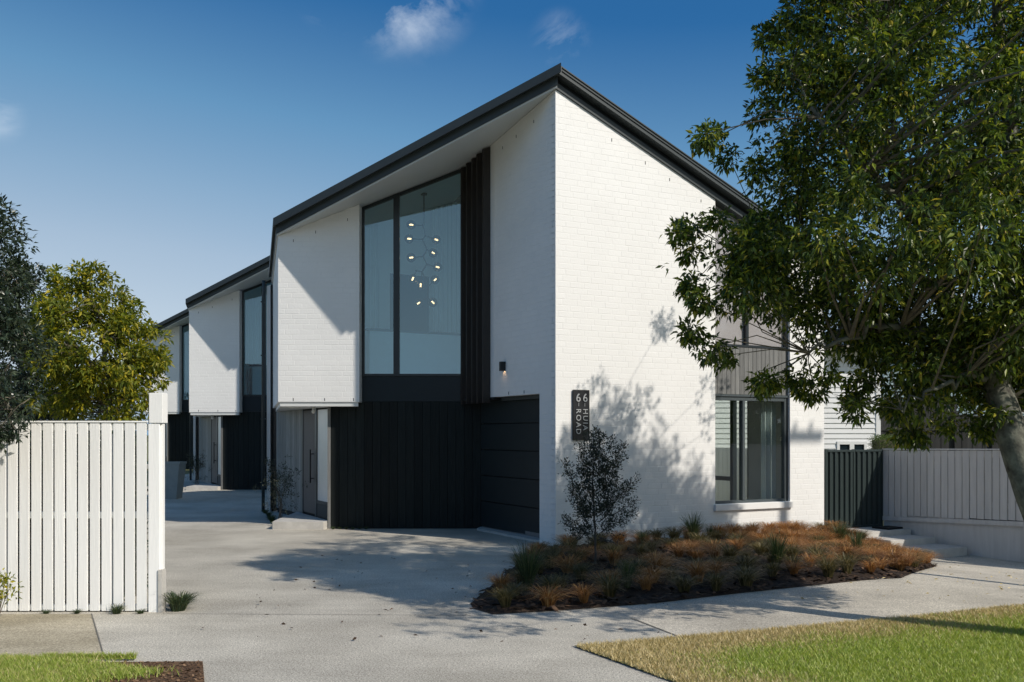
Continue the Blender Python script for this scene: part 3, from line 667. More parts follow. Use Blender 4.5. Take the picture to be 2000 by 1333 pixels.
    # stair void: rear wall, doorway, half wall with dark cap
    wa = np.array((-3.3, 17.75)); wb = np.array((-.3, 19.45)); dw = (wb-wa)/np.linalg.norm(wb-wa)
    mb = MB(); wallslab(mb, wa, wb, 2.5, zl, .1); build(mb, 'landing_wall', inner_m, r)
    nw = np.array((dw[1], -dw[0]))
    def lw(u0_, u1_, z0, z1, t0, t1, nm, m):
        mb = MB(); mb.prism([wa+dw*u0_+nw*t0, wa+dw*u1_+nw*t0, wa+dw*u1_+nw*t1, wa+dw*u0_+nw*t1], z0, z1); return build(mb, nm, m, r)
    lw(1.15, 1.95, 2.5, 4.62, .002, .012, 'doorway', inner_dark); lw(.92, 1.14, 2.5, 4.68, .002, .03, 'doorway_trim', inner_m)
    mb = MB(); vs = []; n = 150
    for (ua, ub) in ((.12, .88), (2.0, 3.15)):
        o = len(mb.v); m_ = int((ub-ua)/.014); vs = []
        for i in range(m_+1):
            u = ua+(ub-ua)*i/m_; p = wa+dw*u+nw*(.055+.022*math.sin(i*.95)+.012*math.sin(i*.37)); vs += [(*p, 2.52), (*p, zl(*p)-.03)]
        mb.add(vs, [(2*i, 2*i+2, 2*i+3, 2*i+1) for i in range(m_)])
    build(mb, 'curtain', inner_m, r)
    lw(.55, 3.2, 2.5, 3.47, .42, .5, 'half_wall', inner_m); lw(.5, 3.2, 3.471, 3.51, .40, .52, 'half_wall_cap', inner_dark)
    mb = MB(); mb.prism([(-3.0, 16.6), (-2.98, 16.6), (-3.28, 18.0), (-3.32, 18.0)], 2.5, zl); build(mb, 'void_side_wall', inner_m, r)
    mb = MB(); mb.prism([(-.68, 16.6), (-.64, 16.6), (-.64, 19.3), (-.68, 19.3)], 2.5, zl); build(mb, 'void_side_wall', inner_m, r)
    return r
def shift_tree(o, par, skip=()):
    c = o.copy(); COL.objects.link(c)
    if par is not None: c.parent = par
    for ch in list(o.children):
        shift_tree(ch, c)
    return c
h1 = make_house('town_house', None, 'nearest white brick town house with the number sign, garage and chandelier window', True)
h2 = make_house('town_house', None, 'middle white brick town house of the row, its tall window reflecting a tiled roof', False)
h2.location = (C0[0]-4.78, C0[1]+9.95, .05)
h3 = shift_tree(h2, None); h3.location = (C0[0]-10.1, C0[1]+20.8, .30)
h3['label'] = 'farthest white brick town house, half hidden by the fence post and yellow-green tree'
for h in (h1, h2, h3): h['group'] = 'white brick town houses along the drive'

# ------------------------------------------------------------------ house number sign
def text_mesh(s, size, th):
    cu = bpy.data.curves.new('t', 'FONT'); cu.body = s; cu.size = size; cu.extrude = th; cu.align_x = 'CENTER'; cu.align_y = 'CENTER'; cu.space_character = 1.25 if len(s) > 2 else 1.05; cu.resolution_u = 4
    o = bpy.data.objects.new('t', cu); COL.objects.link(o); dg = bpy.context.evaluated_depsgraph_get(); me = bpy.data.meshes.new_from_object(o.evaluated_get(dg)); bpy.data.objects.remove(o); return me
def sign():
    z0, z1 = .91, 2.235; z1 = EYE+(HZ-762)*13.98/F; z0 = EYE+(HZ-860)*13.98/F
    u0, u1 = .273, .55; loc = fr(u0, -.02, z0); r = empty('number_sign', loc, 'black upright plate with silver house number and street name on the white brick corner', 'sign')
    mb = MB(); mb.prism([fr(u0, -.035)[:2], fr(u1, -.035)[:2], fr(u1, -.01)[:2], fr(u0, -.01)[:2]], z0, z1); build(mb, 'plate', black_metal, r, bevel=.003)
    mid = (u0+u1)/2; ang = math.atan2(e1[1], e1[0]); T = np.array(loc)
    def put(nm, s, size, u, z, rot):
        me = text_mesh(s, size, .006); me.materials.append(silver_m); o = bpy.data.objects.new(nm, me); COL.objects.link(o); o.parent = r
        p = np.array(fr(u, -.042, z)); o.location = tuple(p-T); o.rotation_mode = 'XYZ'
        from mathutils import Matrix
        M = Matrix.Rotation(ang, 4, 'Z') @ Matrix.Rotation(math.radians(90), 4, 'X') @ Matrix.Rotation(rot, 4, 'Z'); o.rotation_euler = M.to_euler()
    put('numeral', '6', .17, mid-.058, z1-.118, 0); put('numeral', '6', .17, mid+.058, z1-.118, 0)
    mb = MB()
    for du in (-.05, .052): mb.prism([fr(mid+du, -.04)[:2], fr(mid+du+.006, -.04)[:2], fr(mid+du+.006, -.0355)[:2], fr(mid+du, -.0355)[:2]], z1-.235, z1-.185)
    build(mb, 'divider', silver_m, r)
    put('lettering', 'HUIA', .115, mid+.058, z1-.425, -math.pi/2); put('lettering', 'ROAD', .115, mid-.058, z1-.455, -math.pi/2)
sign()
# ------------------------------------------------------------------ wall light
def wall_light():
    t = None
    for k in np.linspace(.3, 1.9, 400):
        p = C0+e2*k
        if abs(1000+1900*p[0]/p[1]-985) < 1: t = k; break
    p = C0+e2*t; ng = np.array((-.884, -.468)); z1 = EYE+(HZ-707)*p[1]/F; z0 = EYE+(HZ-725)*p[1]/F
    r = empty('wall_light', (*p, z0), 'small black box wall light on the shaded white wall above the garage', 'wall light')
    mb = MB(); q = p-e2*.035; w = .07; P_ = [q, q+e2*w, q+e2*w+ng*.08, q+ng*.08]
    for a, b in (((0, 0), (w, .006)), ((0, .074), (w, .08)), ((0, .006), (.006, .074)), ((w-.006, .006), (w, .074))):
        mb.prism([q+e2*a[0]+ng*a[1], q+e2*b[0]+ng*a[1], q+e2*b[0]+ng*b[1], q+e2*a[0]+ng*b[1]], z0, z1-.006)
    mb.prism(P_, z1-.0055, z1); build(mb, 'housing', black_metal, r)
    mb = MB(); c = p+ng*.042; mb.tube([(*c, z0+.05), (*c, z0+.035)], .02, 12); build(mb, 'lamp', emit('wall_lamp', (1, .62, .33), 25), r)
wall_light()
# ------------------------------------------------------------------ chandelier
def chandelier():
    D = 17.2; k = lambda x, y: at(700+x/3.173, D, py=340+y/3.173)
    ctop = at(828, D, py=372); xy = (ctop[0], ctop[1]); zc = zl(*xy)
    r = empty('chandelier', (ctop[0], ctop[1], zc), 'branching chandelier with eleven smoked glass globes and lit bulbs hanging in the tall window', 'chandelier')
    def K(p, dy=0): q = k(*p); return (q[0], q[1]+dy, q[2])
    mb = MB(); mb.tube([(ctop[0], D, zc+.0), (ctop[0], D, zc-.03)], .055, 16); build(mb, 'ceiling_cup', brass_m, r)
    mb = MB(); q = k(408, 318); mb.tube([(ctop[0], D, zc-.03), (ctop[0], D, q[2])], .011, 8); build(mb, 'rod', brass_m, r)
    Jn = {'a': (398, 320), 'b': (415, 380), 'c': (398, 410), 'd': (424, 467), 'e': (403, 515), 'f': (423, 558), 'g': (395, 608), 'h': (362, 605), 'i': (430, 695), 'j': (427, 763)}
    dy = {'a': 0, 'b': .06, 'c': -.05, 'd': .04, 'e': -.04, 'f': .05, 'g': -.03, 'h': -.08, 'i': .05, 'j': 0}
    mb = MB()
    for a, b in ('ab', 'bc', 'cd', 'de', 'ef', 'fg', 'gh', 'gi', 'ij'):
        mb.tube([K(Jn[a], dy[a]), K(Jn[b], dy[b])], .0105, 6)
    mb.tube([(ctop[0], D, q[2]), K(Jn['a'])], .0085, 6)
    for a in Jn: mb.sphere(K(Jn[a], dy[a]), .02, 8, 6)
    fm = build(mb, 'branch_frame', brass_m, r)
    gl_ = [((331, 323), 'a'), ((479, 397), 'b'), ((320, 413), 'c'), ((459, 480), 'd'), ((332, 528), 'e'), ((487, 569), 'f'), ((343, 661), 'h'), ((471, 648), 'i'), ((390, 698), 'g'), ((370, 796), 'j'), ((465, 802), 'j')]
    for i, (p, a) in enumerate(gl_):
        off = dy[a]+(.10 if i % 2 else -.10); c = np.array(K(p, off)); j = np.array(K(Jn[a], dy[a])); d = (c-j)/np.linalg.norm(c-j)
        mb = MB(); mb.tube([tuple(j), tuple(c-d*.075)], .0095, 6); mb.tube([tuple(c-d*.09), tuple(c-d*.04)], .018, 8); build(mb, 'arm', brass_m, r)
        mb = MB(); mb.sphere(tuple(c), .083, 20, 12); g = build(mb, 'globe', globe_m, r, smooth=True)
        mb = MB(); mb.tube([tuple(c-d*.035), tuple(c+d*.03)], .0135, 8); build(mb, 'bulb', bulb_m, g)
chandelier()

# ================================================================== FENCES, GATE, STEPS
def picket_fence():
    D = 8.76; pxx = lambda p: (p-1000)/1900*D
    r = empty('picket_fence', (pxx(150), D, 0), 'white vertical board fence with narrow gaps in front of the left trees', 'fence')
    zt = EYE+(HZ-826)*D/F; zb = EYE+(HZ-1193)*D/F
    xs = np.array([291.5-22.85*i for i in range(1, 19)])
    for i, x in enumerate(xs):
        w = 18.7+random.uniform(-.5, .5); mb = MB(); y = D-.022+random.uniform(-.002, .002); a = random.uniform(-.4, .4)
        x0, x1 = pxx(x), pxx(x+w)
        mb.add([(x0, y, zb), (x1, y, zb), (x1+a*.003, y, zt), (x0+a*.003, y, zt-.001), (x0, y+.02, zb), (x1, y+.02, zb), (x1+a*.003, y+.02, zt), (x0+a*.003, y+.02, zt)], [(0, 1, 2, 3), (5, 4, 7, 6), (1, 5, 6, 2), (4, 0, 3, 7), (3, 2, 6, 7), (4, 5, 1, 0)])
        build(mb, 'paling', fence_w, r, bevel=.002)
    xl = pxx(xs[-1])
    for z in (EYE+(HZ-1013)*D/F, EYE+(HZ-1190)*D/F-.01, zt-.07):
        mb = MB(); mb.box(xl, pxx(292), D, D+.045, z, z+.06 if z > .1 else z+.05); build(mb, 'rail', fence_w, r, bevel=.003)
    mb = MB(); mb.box(xl, pxx(291.5), D-.03, D+.03, zt+.0005, zt+.016); build(mb, 'capping', fence_w, r, bevel=.003)
    zp = EYE+(HZ-768)*D/F
    mb = MB(); mb.box(pxx(292), pxx(314), D-.03, D+.08, -.02, EYE+(HZ-828)*D/F); build(mb, 'post', fence_w, r, bevel=.003)
    mb = MB(); mb.box(pxx(293.5), pxx(320), D-.036, D+.1, EYE+(HZ-827)*D/F, zp); build(mb, 'post_head', fence_w, r, bevel=.004)
    mb = MB(); mb.box(pxx(314.3), pxx(317.5), D+.0, D+.06, .2, EYE+(HZ-828)*D/F); build(mb, 'edge_board', fence_w, r, bevel=.002)
    mb = MB(); mb.box(pxx(311), pxx(321), D-.045, D+.05, -.02, EYE+(HZ-1112)*D/F); build(mb, 'footing', conc_step, r, bevel=.006)
    for sx in (200, 0):
        mb = MB(); mb.box(pxx(sx), pxx(sx)+.09, D+.046, D+.13, -.02, zt-.1); build(mb, 'post', fence_w, r)
picket_fence()
def right_fence():
    o = np.array(fr(6.62, .02)[:2]); d = -e2; nn = np.array((-.884, -.468)); r = empty('paling_fence', (*o, 0), 'off-white vertical paling fence right of the dark steel gate', 'fence')
    n = 36; sp = .132
    for i in range(n):
        if i == 20: continue
        a = o+d*(i*sp+.004); b = o+d*((i+1)*sp-.008); zt = 1.315+.0016*i; zb = .19+.0055*i if i < 20 else -.4
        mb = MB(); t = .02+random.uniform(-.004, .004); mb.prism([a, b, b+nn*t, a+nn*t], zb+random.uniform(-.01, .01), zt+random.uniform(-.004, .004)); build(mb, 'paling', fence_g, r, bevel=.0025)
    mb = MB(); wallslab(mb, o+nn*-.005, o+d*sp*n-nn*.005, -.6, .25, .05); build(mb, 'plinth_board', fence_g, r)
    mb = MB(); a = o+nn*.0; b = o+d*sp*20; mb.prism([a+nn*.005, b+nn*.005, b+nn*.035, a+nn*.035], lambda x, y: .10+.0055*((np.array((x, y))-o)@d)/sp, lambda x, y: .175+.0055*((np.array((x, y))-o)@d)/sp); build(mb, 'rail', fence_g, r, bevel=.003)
    mb = MB(); mb.prism([o-nn*.05, o+d*sp*n-nn*.05, o+d*sp*n-nn*.03, o-nn*.03], .1, 1.3); build(mb, 'gap_shade_sheet', dark_fence, r)  # black sheet added behind the palings so their gaps look shaded
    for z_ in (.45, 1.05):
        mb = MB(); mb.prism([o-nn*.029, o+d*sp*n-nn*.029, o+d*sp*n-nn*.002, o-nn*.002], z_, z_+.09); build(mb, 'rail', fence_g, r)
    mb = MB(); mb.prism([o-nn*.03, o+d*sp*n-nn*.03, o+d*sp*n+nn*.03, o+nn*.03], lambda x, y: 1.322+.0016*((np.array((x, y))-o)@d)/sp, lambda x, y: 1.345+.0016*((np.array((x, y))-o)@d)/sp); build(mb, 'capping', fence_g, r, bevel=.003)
    q = o+d*sp*20; mb = MB(); mb.prism([q-nn*.02, q+d*.13-nn*.02, q+d*.13+nn*.03, q+nn*.03], -.6, 1.36); build(mb, 'post', fence_g, r, bevel=.004)
right_fence()
def steel_gate():
    r = empty('steel_gate', fr(5.22, 0), 'dark green ribbed steel gate between the white house and the paling fence', 'gate')
    zt = EYE+(HZ-880)*16.6/F
    for (a, b, nm) in ((5.225, 5.285, 'post'), (5.885, 5.925, 'post'), (6.56, 6.60, 'post')):
        mb = MB(); mb.prism([fr(a, .0)[:2], fr(b, .0)[:2], fr(b, .05)[:2], fr(a, .05)[:2]], -.02, zt+.02); build(mb, nm, gate_m, r, bevel=.003)
    for (a, b) in ((5.286, 5.884), (5.926, 6.559)):
        mb = MB(); vs = []; n = 5; w = (b-a)/n; pr = []
        for i in range(n):
            u = a+i*w; pr += [(u, .035), (u+w*.35, .035), (u+w*.45, .005), (u+w*.9, .005)]
        pr.append((b, .035))
        for u, v in pr: vs += [fr(u, v, .03), fr(u, v, zt-.02)]
        mb.add(vs, [(2*i, 2*i+2, 2*i+3, 2*i+1) for i in range(len(pr)-1)]); build(mb, 'ribbed_panel', gate_m, r)
        for z in (.0, zt-.025):
            mb = MB(); mb.prism([fr(a, -.004)[:2], fr(b, -.004)[:2], fr(b, .046)[:2], fr(a, .046)[:2]], z+.001, z+.035); build(mb, 'rail', gate_m, r)
steel_gate()
def steps():
    r = empty('entry_steps', fr(5.9, -.8), 'three pale concrete steps leading up to the dark steel gate', 'steps')
    for (a, b, v0, v1, z) in ((5.22, 6.56, -.62, .08, .0), (5.45, 6.50, -1.15, -.615, -.085), (5.75, 6.52, -1.72, -1.145, -.185)):
        mb = MB(); mb.prism([fr(a, v0)[:2], fr(b, v0)[:2], fr(b, v1)[:2], fr(a, v1)[:2]], -.5, z); build(mb, 'step', conc_step, r, bevel=.008)
    mb = MB(); mb.prism([fr(6.1, -.55)[:2], fr(6.5, -.5)[:2], fr(6.5, -.2)[:2], fr(6.1, -.2)[:2]], .001, .03); build(mb, 'door_mat', dark_back, r)
steps()
def boundary():
    o = np.array(fr(6.62, .05)[:2]); r = empty('boundary_fence', (*o, 0), 'pale grey-green paling fence behind the house seen through the front window', 'fence')
    for i in range(56):
        a = o+e2*(i*.145); b = o+e2*(i*.145+.138); n = e1*.02; mb = MB(); mb.prism([a, b, b+n, a+n], -.1, 1.31); build(mb, 'paling', fence_g, r)
    mb = MB(); mb.prism([o+e1*.021, o+e2*8.1+e1*.021, o+e2*8.1+e1*.07, o+e1*.07], 1.20, 1.30); build(mb, 'rail', fence_g, r)
boundary()

# ================================================================== NEIGHBOURS
def weather_house():
    D = 26.; x0, x1 = 4.6, 9.82; r = empty('weatherboard_house', (7, D, 0), 'white weatherboard house behind the steel gate with a small double window', 'house')
    ex = .137; z = -.3; w0, w1, wz0, wz1 = (1634-1000)/F*D, (1692-1000)/F*D, .35, EYE+(HZ-864)*D/F
    while z < 3.75:
        for a, b in (((x0, w0), (w1, x1)) if wz0-.1 < z+ex*.5 < wz1+.02 else ((x0, x1),)):
            mb = MB(); mb.add([(a, D-.028, z), (b, D-.028, z), (b, D-.006, z+ex-.002), (a, D-.006, z+ex-.002), (a, D+.01, z), (b, D+.01, z), (b, D+.01, z+ex-.002), (a, D+.01, z+ex-.002)], [(0, 1, 2, 3), (4, 0, 3, 7), (1, 5, 6, 2), (3, 2, 6, 7), (0, 4, 5, 1), (5, 4, 7, 6)]); build(mb, 'weatherboard', weather_m, r)
        z += ex
    mb = MB(); mb.box(x0, x1-.02, D+.011, D+8, -.4, 3.8); build(mb, 'wall', weather_m, r)
    mb = MB(); mb.box(x1-.1, x1+.02, D-.04, D+.07, -.4, 3.8); build(mb, 'corner_board', weather_m, r)
    wn = empty('window', (0, 0, 0), None, None); wn.parent = r
    mb = MB(); mb.box(w0, w1, D-.05, D+.02, wz1-.06, wz1+.02); mb.box(w0, w0+.07, D-.05, D+.02, wz0, wz1-.06); mb.box(w1-.07, w1, D-.05, D+.02, wz0, wz1-.06); m_ = (w0+w1)/2; mb.box(m_-.06, m_+.06, D-.05, D+.02, wz0, wz1-.06); mb.box(w0, w1, D-.07, D+.02, wz0-.05, wz0); build(mb, 'frame', weather_m, wn)
    mb = MB(); mb.box(w0+.07, m_-.06, D-.01, D, wz0, wz1-.06); build(mb, 'pane', spandrel_m, wn); mb = MB(); mb.box(m_+.06, w1-.07, D-.01, D, wz0, wz1-.06); build(mb, 'pane', spandrel_m, wn)
    mb = MB(); mb.box(x0-.3, x1+.4, D-.45, D+8.4, 3.8, 3.93); build(mb, 'eaves', mat('beige_eaves', (.4, .36, .32), .6), r)
    mb = MB(); a = [(x0-.3, D-.45, 3.94), (x1+.4, D-.45, 3.94), (x1+.4, D+8.4, 3.94), (x0-.3, D+8.4, 3.94), ((x0+x1)/2, D+2.4, 4.9), ((x0+x1)/2, D+5.6, 4.9)]
    mb.add(a, [(0, 1, 4), (1, 2, 5, 4), (2, 3, 5), (3, 0, 4, 5), (3, 2, 1, 0)]); build(mb, 'roof', metal_m, r)
weather_house()
def blue_house():
    D = 33.; r = empty('pale_blue_house', (16, D, 0), 'pale blue-grey gabled house glimpsed through the tree above the black fence', 'house')
    mb = MB(); mb.box(12.6, 22.5, D, D+8, -.3, 4.4); build(mb, 'wall', blue_wall, r)
    mb = MB(); mb.prism([(12.3, D-.4), (22.8, D-.4), (22.8, D+8.4), (12.3, D+8.4)], 4.401, lambda x, y: 4.5 + (1.4 if False else 0)); build(mb, 'eaves', weather_m, r)
    mb = MB(); a = [(12.3, D-.4, 4.51), (22.8, D-.4, 4.51), (22.8, D+8.4, 4.51), (12.3, D+8.4, 4.51), (12.8, D+4, 6.0), (22.2, D+4, 6.0)]
    mb.add(a, [(0, 1, 5, 4), (1, 2, 5), (2, 3, 4, 5), (3, 0, 4), (3, 2, 1, 0)]); build(mb, 'roof', mat('pale_roof', (.24, .31, .33), .5, noise=.05), r)
    for x in (14.2, 17.6, 20.6):
        w = empty('window', (0, 0, 0), None, None); w.parent = r
        mb = MB(); mb.box(x-.6, x+.6, D-.04, D-.001, 2.3, 3.6); build(mb, 'frame', weather_m, w); mb = MB(); mb.box(x-.53, x+.53, D-.05, D-.041, 2.37, 3.53); build(mb, 'pane', spandrel_m, w)
blue_house()
def black_fence():
    D = 28.; r = empty('black_paling_fence', (13, D, 0), 'tall black stained paling fence stepping down behind the white fence', 'fence')
    x = (1716-1000)/F*D; k = 0
    while x < 19.5:
        px = 1000+F*x/D; zt = EYE+(HZ-(784 if px < 1862 else 812))*D/F
        mb = MB(); mb.box(x, x+.142, D-(.0 if k % 2 else .012), D+.02, -.2, zt+random.uniform(-.01, .01)); build(mb, 'paling', dark_fence, r); x += .15; k += 1
    for px in (1800, 1862, 1935):
        xx = (px-1000)/F*D; mb = MB(); mb.box(xx, xx+.12, D-.09, D-.013, -.2, EYE+(HZ-(780 if px < 1862 else 806))*D/F); build(mb, 'post', dark_fence, r)
    for z in (.5, 1.7):
        mb = MB(); mb.box((1716-1000)/F*D, 19.5, D-.05, D-.0125, z, z+.1); build(mb, 'rail', dark_fence, r)
black_fence()
def planter():
    D = 23.4; x = (350-1000)/F*D; w = .52; z0 = gz(x, D); zt = EYE+(HZ-903)*D/F
    r = empty('planter', (x-w/2, D+.3, z0), 'grey tapered planter standing on the drive beside the fence post', 'planter')
    mb = MB(); t = .09; a = [(x-w+t, D+.05), (x-t, D+.05), (x-t, D+w-.05), (x-w+t, D+w-.05)]; b = [(x-w, D), (x, D), (x, D+w), (x-w, D+w)]; c = [(x-w+.04, D+.04), (x-.04, D+.04), (x-.04, D+w-.04), (x-w+.04, D+w-.04)]
    vs = [(*p, z0) for p in a]+[(*p, zt) for p in b]+[(*p, zt) for p in c]+[(*p, zt-.1) for p in c]
    fs = [(3, 2, 1, 0)]
    for o in (0, 4, 8): fs += [(o+i, o+(i+1) % 4, o+4+(i+1) % 4, o+4+i) for i in range(4)]
    fs.append((12, 13, 14, 15)); mb.add(vs, fs); build(mb, 'pot', planter_m, r)
    mb = MB(); mb.box(x-w+.045, x-.045, D+.045, D+w-.045, zt-.09, zt-.05); build(mb, 'soil', soil_m, r)
    mb = MB(); mb.box(x-w-.012, x+.012, D-.012, D+.0, zt-.05, zt+.004); mb.box(x, x+.012, D, D+w, zt-.05, zt+.004); build(mb, 'rim', planter_m, r)
planter()
def across_street():
    # a tiled house over the road behind the viewpoint: the tall windows reflect it
    r = empty('tiled_roof_house', (-20, -14, 0), 'brown brick house with a terracotta tiled hip roof across the road', 'house')
    x0, x1, y0, y1 = -29, -13, -22, -12
    mb = MB(); mb.box(x0, x1, y0, y1, -.2, 3.0); build(mb, 'wall', brick_plain, r)
    cx0, cx1, cy = x0+5, x1-5, (y0+y1)/2; zr_ = 6.6; e = .5
    mb = MB(); a = [(x0-e, y0-e, 3), (x1+e, y0-e, 3), (x1+e, y1+e, 3), (x0-e, y1+e, 3), (cx0, cy, zr_), (cx1, cy, zr_)]
    mb.add(a, [(0, 1, 5, 4), (1, 2, 5), (2, 3, 4, 5), (3, 0, 4), (3, 2, 1, 0)]); rf = build(mb, 'roof', tile_m, r)
    A = []; n = 14
    for i in range(n):
        t0 = i/n; t1 = (i+1)/n; yy0 = y1+e+(cy-y1-e)*t0; yy1 = y1+e+(cy-y1-e)*t1; z0 = 3+(zr_-3)*t0; z1 = 3+(zr_-3)*t1
        xa = x0-e+(cx0-x0+e)*t1; xb = x1+e+(cx1-x1-e)*t1; x = xa+(.15 if i % 2 else 0)
        while x < xb-.3:
            A.append([(x, yy0, z0+.06), (x+.29, yy0, z0+.06), (x+.29, yy1, z1+.02), (x, yy1, z1+.02), (x, yy0, z0), (x+.29, yy0, z0), (x+.29, yy1, z1), (x, yy1, z1)]); x += .3
    tag(npmesh('roof_tiles', np.array(A), 8, BF, tile_m, r), kind='stuff')
    for x in (-27, -22, -17):
        mb = MB(); mb.box(x, x+1.6, y1+.001, y1+.03, 1, 2.3); build(mb, 'window', spandrel_m, r)
across_street()
def power_pole():
    b = np.array((4.42, 15.83))+8.2*np.array((1.02, -.735)); H = 1.6+8.2+.25
    r = empty('power_pole', (*b, gz(*b)), 'timber power pole with a crossarm, shadowing the wall below the front window', 'pole')
    mb = MB(); mb.tube([(*b, -.5), (*b, H)], [.13, .085], 12); build(mb, 'pole', pole_m, r, smooth=True)
    mb = MB(); d = e1; a_ = b-d*.25; mb.prism([a_-e2*.05, a_+d*1.1-e2*.05, a_+d*1.1+e2*.05, a_+e2*.05], H-.35, H-.24); build(mb, 'crossarm', pole_m, r)
    for k in (0, .45, .8):
        mb = MB(); p = a_+d*(.05+k); mb.tube([(*p, H-.24), (*p, H-.08)], .035, 8); build(mb, 'insulator', spandrel_m, r)
power_pole()

# ================================================================== PLANTS
def leafgen(C_, dirs, k, L, Wd, droop=.5, spread=.8, base_off=.02, jit=.3):
    """sprays: centres C_ (n,3), directions (n,3); k leaves each fanned about the direction"""
    n = len(C_); d = dirs/np.linalg.norm(dirs, axis=1)[:, None]
    d = np.repeat(d, k, 0); c = np.repeat(C_, k, 0); m = n*k
    rnd = rng.normal(size=(m, 3)); rnd /= np.linalg.norm(rnd, axis=1)[:, None]
    ld = d*(1-spread*.5)+rnd*spread; ld[:, 2] -= droop*rng.uniform(.3, 1, m); ld /= np.linalg.norm(ld, axis=1)[:, None]
    s = np.cross(ld, rng.normal(size=(m, 3))*.6+np.array((0, 0, 1.))); s /= np.linalg.norm(s, axis=1)[:, None]+1e-9
    nn = np.cross(s, ld); ln = L*rng.uniform(.65, 1.15, m)[:, None]; wd = Wd*rng.uniform(.75, 1.15, m)[:, None]
    b = c+ld*base_off+rng.normal(size=(m, 3))*base_off*jit*3
    t = b+ld*ln-np.array((0, 0, 1.))*ln*droop*.25; mid = b+ld*ln*.45
    return np.stack([b, mid+s*wd/2+nn*wd*.22, t, mid-s*wd/2+nn*wd*.22, mid], 1)
LQ = [(0, 1, 4), (1, 2, 4), (2, 3, 4), (3, 0, 4)]
def clumps_in(poly, n, D0, thick, rmin=.0):
    """poly in (x, z) metres"""
    xs = [p[0] for p in poly]; zs = [p[1] for p in poly]; out = []
    P = np.column_stack([rng.uniform(min(xs), max(xs), n*8), rng.uniform(min(zs), max(zs), n*8)]); P = P[inpoly(P, poly)][:n]
    d = bdist(P, poly); th = np.minimum(thick, .18+d*1.1); y = D0+rng.uniform(-1, 1, len(P))*th
    return np.column_stack([P[:, 0], y, P[:, 1]]), d
def nearest_on(skel, p):
    best = None
    for pts, rad in skel:
        for i in range(len(pts)-1):
            a = np.array(pts[i]); b = np.array(pts[i+1]); ab = b-a; t = np.clip((p-a)@ab/(ab@ab), 0, 1); q = a+ab*t; dd = np.linalg.norm(p-q)+.35*max(0, q[2]-p[2])
            if best is None or dd < best[0]: best = (dd, q, rad[i]*(1-t)+rad[i+1]*t)
    return best
def wob(pts, rad, n=5, amp=.05):
    P_ = [np.array(p, float) for p in pts]; out = []; rr = []
    for i in range(len(P_)-1):
        for k in range(n):
            t = k/n; out.append(P_[i]*(1-t)+P_[i+1]*t+(rng.normal(size=3)*amp*math.sin(math.pi*t) if k else 0)); rr.append(rad[i]*(1-t)+rad[i+1]*t)
    out.append(P_[-1]); rr.append(rad[-1]); return [tuple(o) for o in out], rr
def make_tree(name, loc, label, skel, clumps, leafm, L, Wd, k, nspray, rcl, droop, barkm=bark_m, cat='tree', group=None, twigs=True, spread=.8, bias=None):
    r = empty(name, loc, label, cat, group)
    mb = MB()
    for i, (pts, rad) in enumerate(skel):
        p2, r2 = wob(pts, rad, 5, .035 if i else .004); mb.tube(p2, r2, 10 if rad[0] > .03 else 6)
    build(mb, 'trunk', barkm, r, smooth=True)
    cs = np.array(clumps); cen = cs.mean(0)
    if twigs:
        mb = MB(); tips = []
        for c in cs:
            _, q, rd = nearest_on(skel, c); mid = (q+c)/2+rng.normal(size=3)*.08+np.array((0, 0, .06)); r0 = min(rd*.7, .006+.012*np.linalg.norm(c-q)); 
            mb.tube([tuple(q), tuple(q*.7+mid*.3), tuple(mid), tuple(c)], [r0, r0*.85, r0*.6, .003], 5, caps=False)
        build(mb, 'twigs', twig_m, r)
    n = len(cs); ns = np.maximum(2, rng.poisson(nspray, n)); idx = np.repeat(np.arange(n), ns)
    rr = rcl if np.isscalar(rcl) else np.array(rcl)[idx][:, None]
    off = rng.normal(size=(len(idx), 3)); off /= np.linalg.norm(off, axis=1)[:, None]; off *= rng.uniform(.25, 1, (len(idx), 1))**.6*rr
    off[:, 2] *= .8
    cc = cs[idx]+off; dirs = off/np.linalg.norm(off, axis=1)[:, None]+.5*(cs[idx]-cen)/(np.linalg.norm(cs[idx]-cen, axis=1)[:, None]+.01)+rng.normal(size=off.shape)*.25
    if bias is not None: dirs += np.array(bias)
    V = leafgen(cc, dirs, k, L, Wd, droop, spread)
    tag(npmesh('crown', V, 5, LQ, leafm, r), kind='stuff'); return r
def topoly(pts, D): return [((px-1000)/F*D, EYE+(HZ-py)*D/F) for px, py in pts]
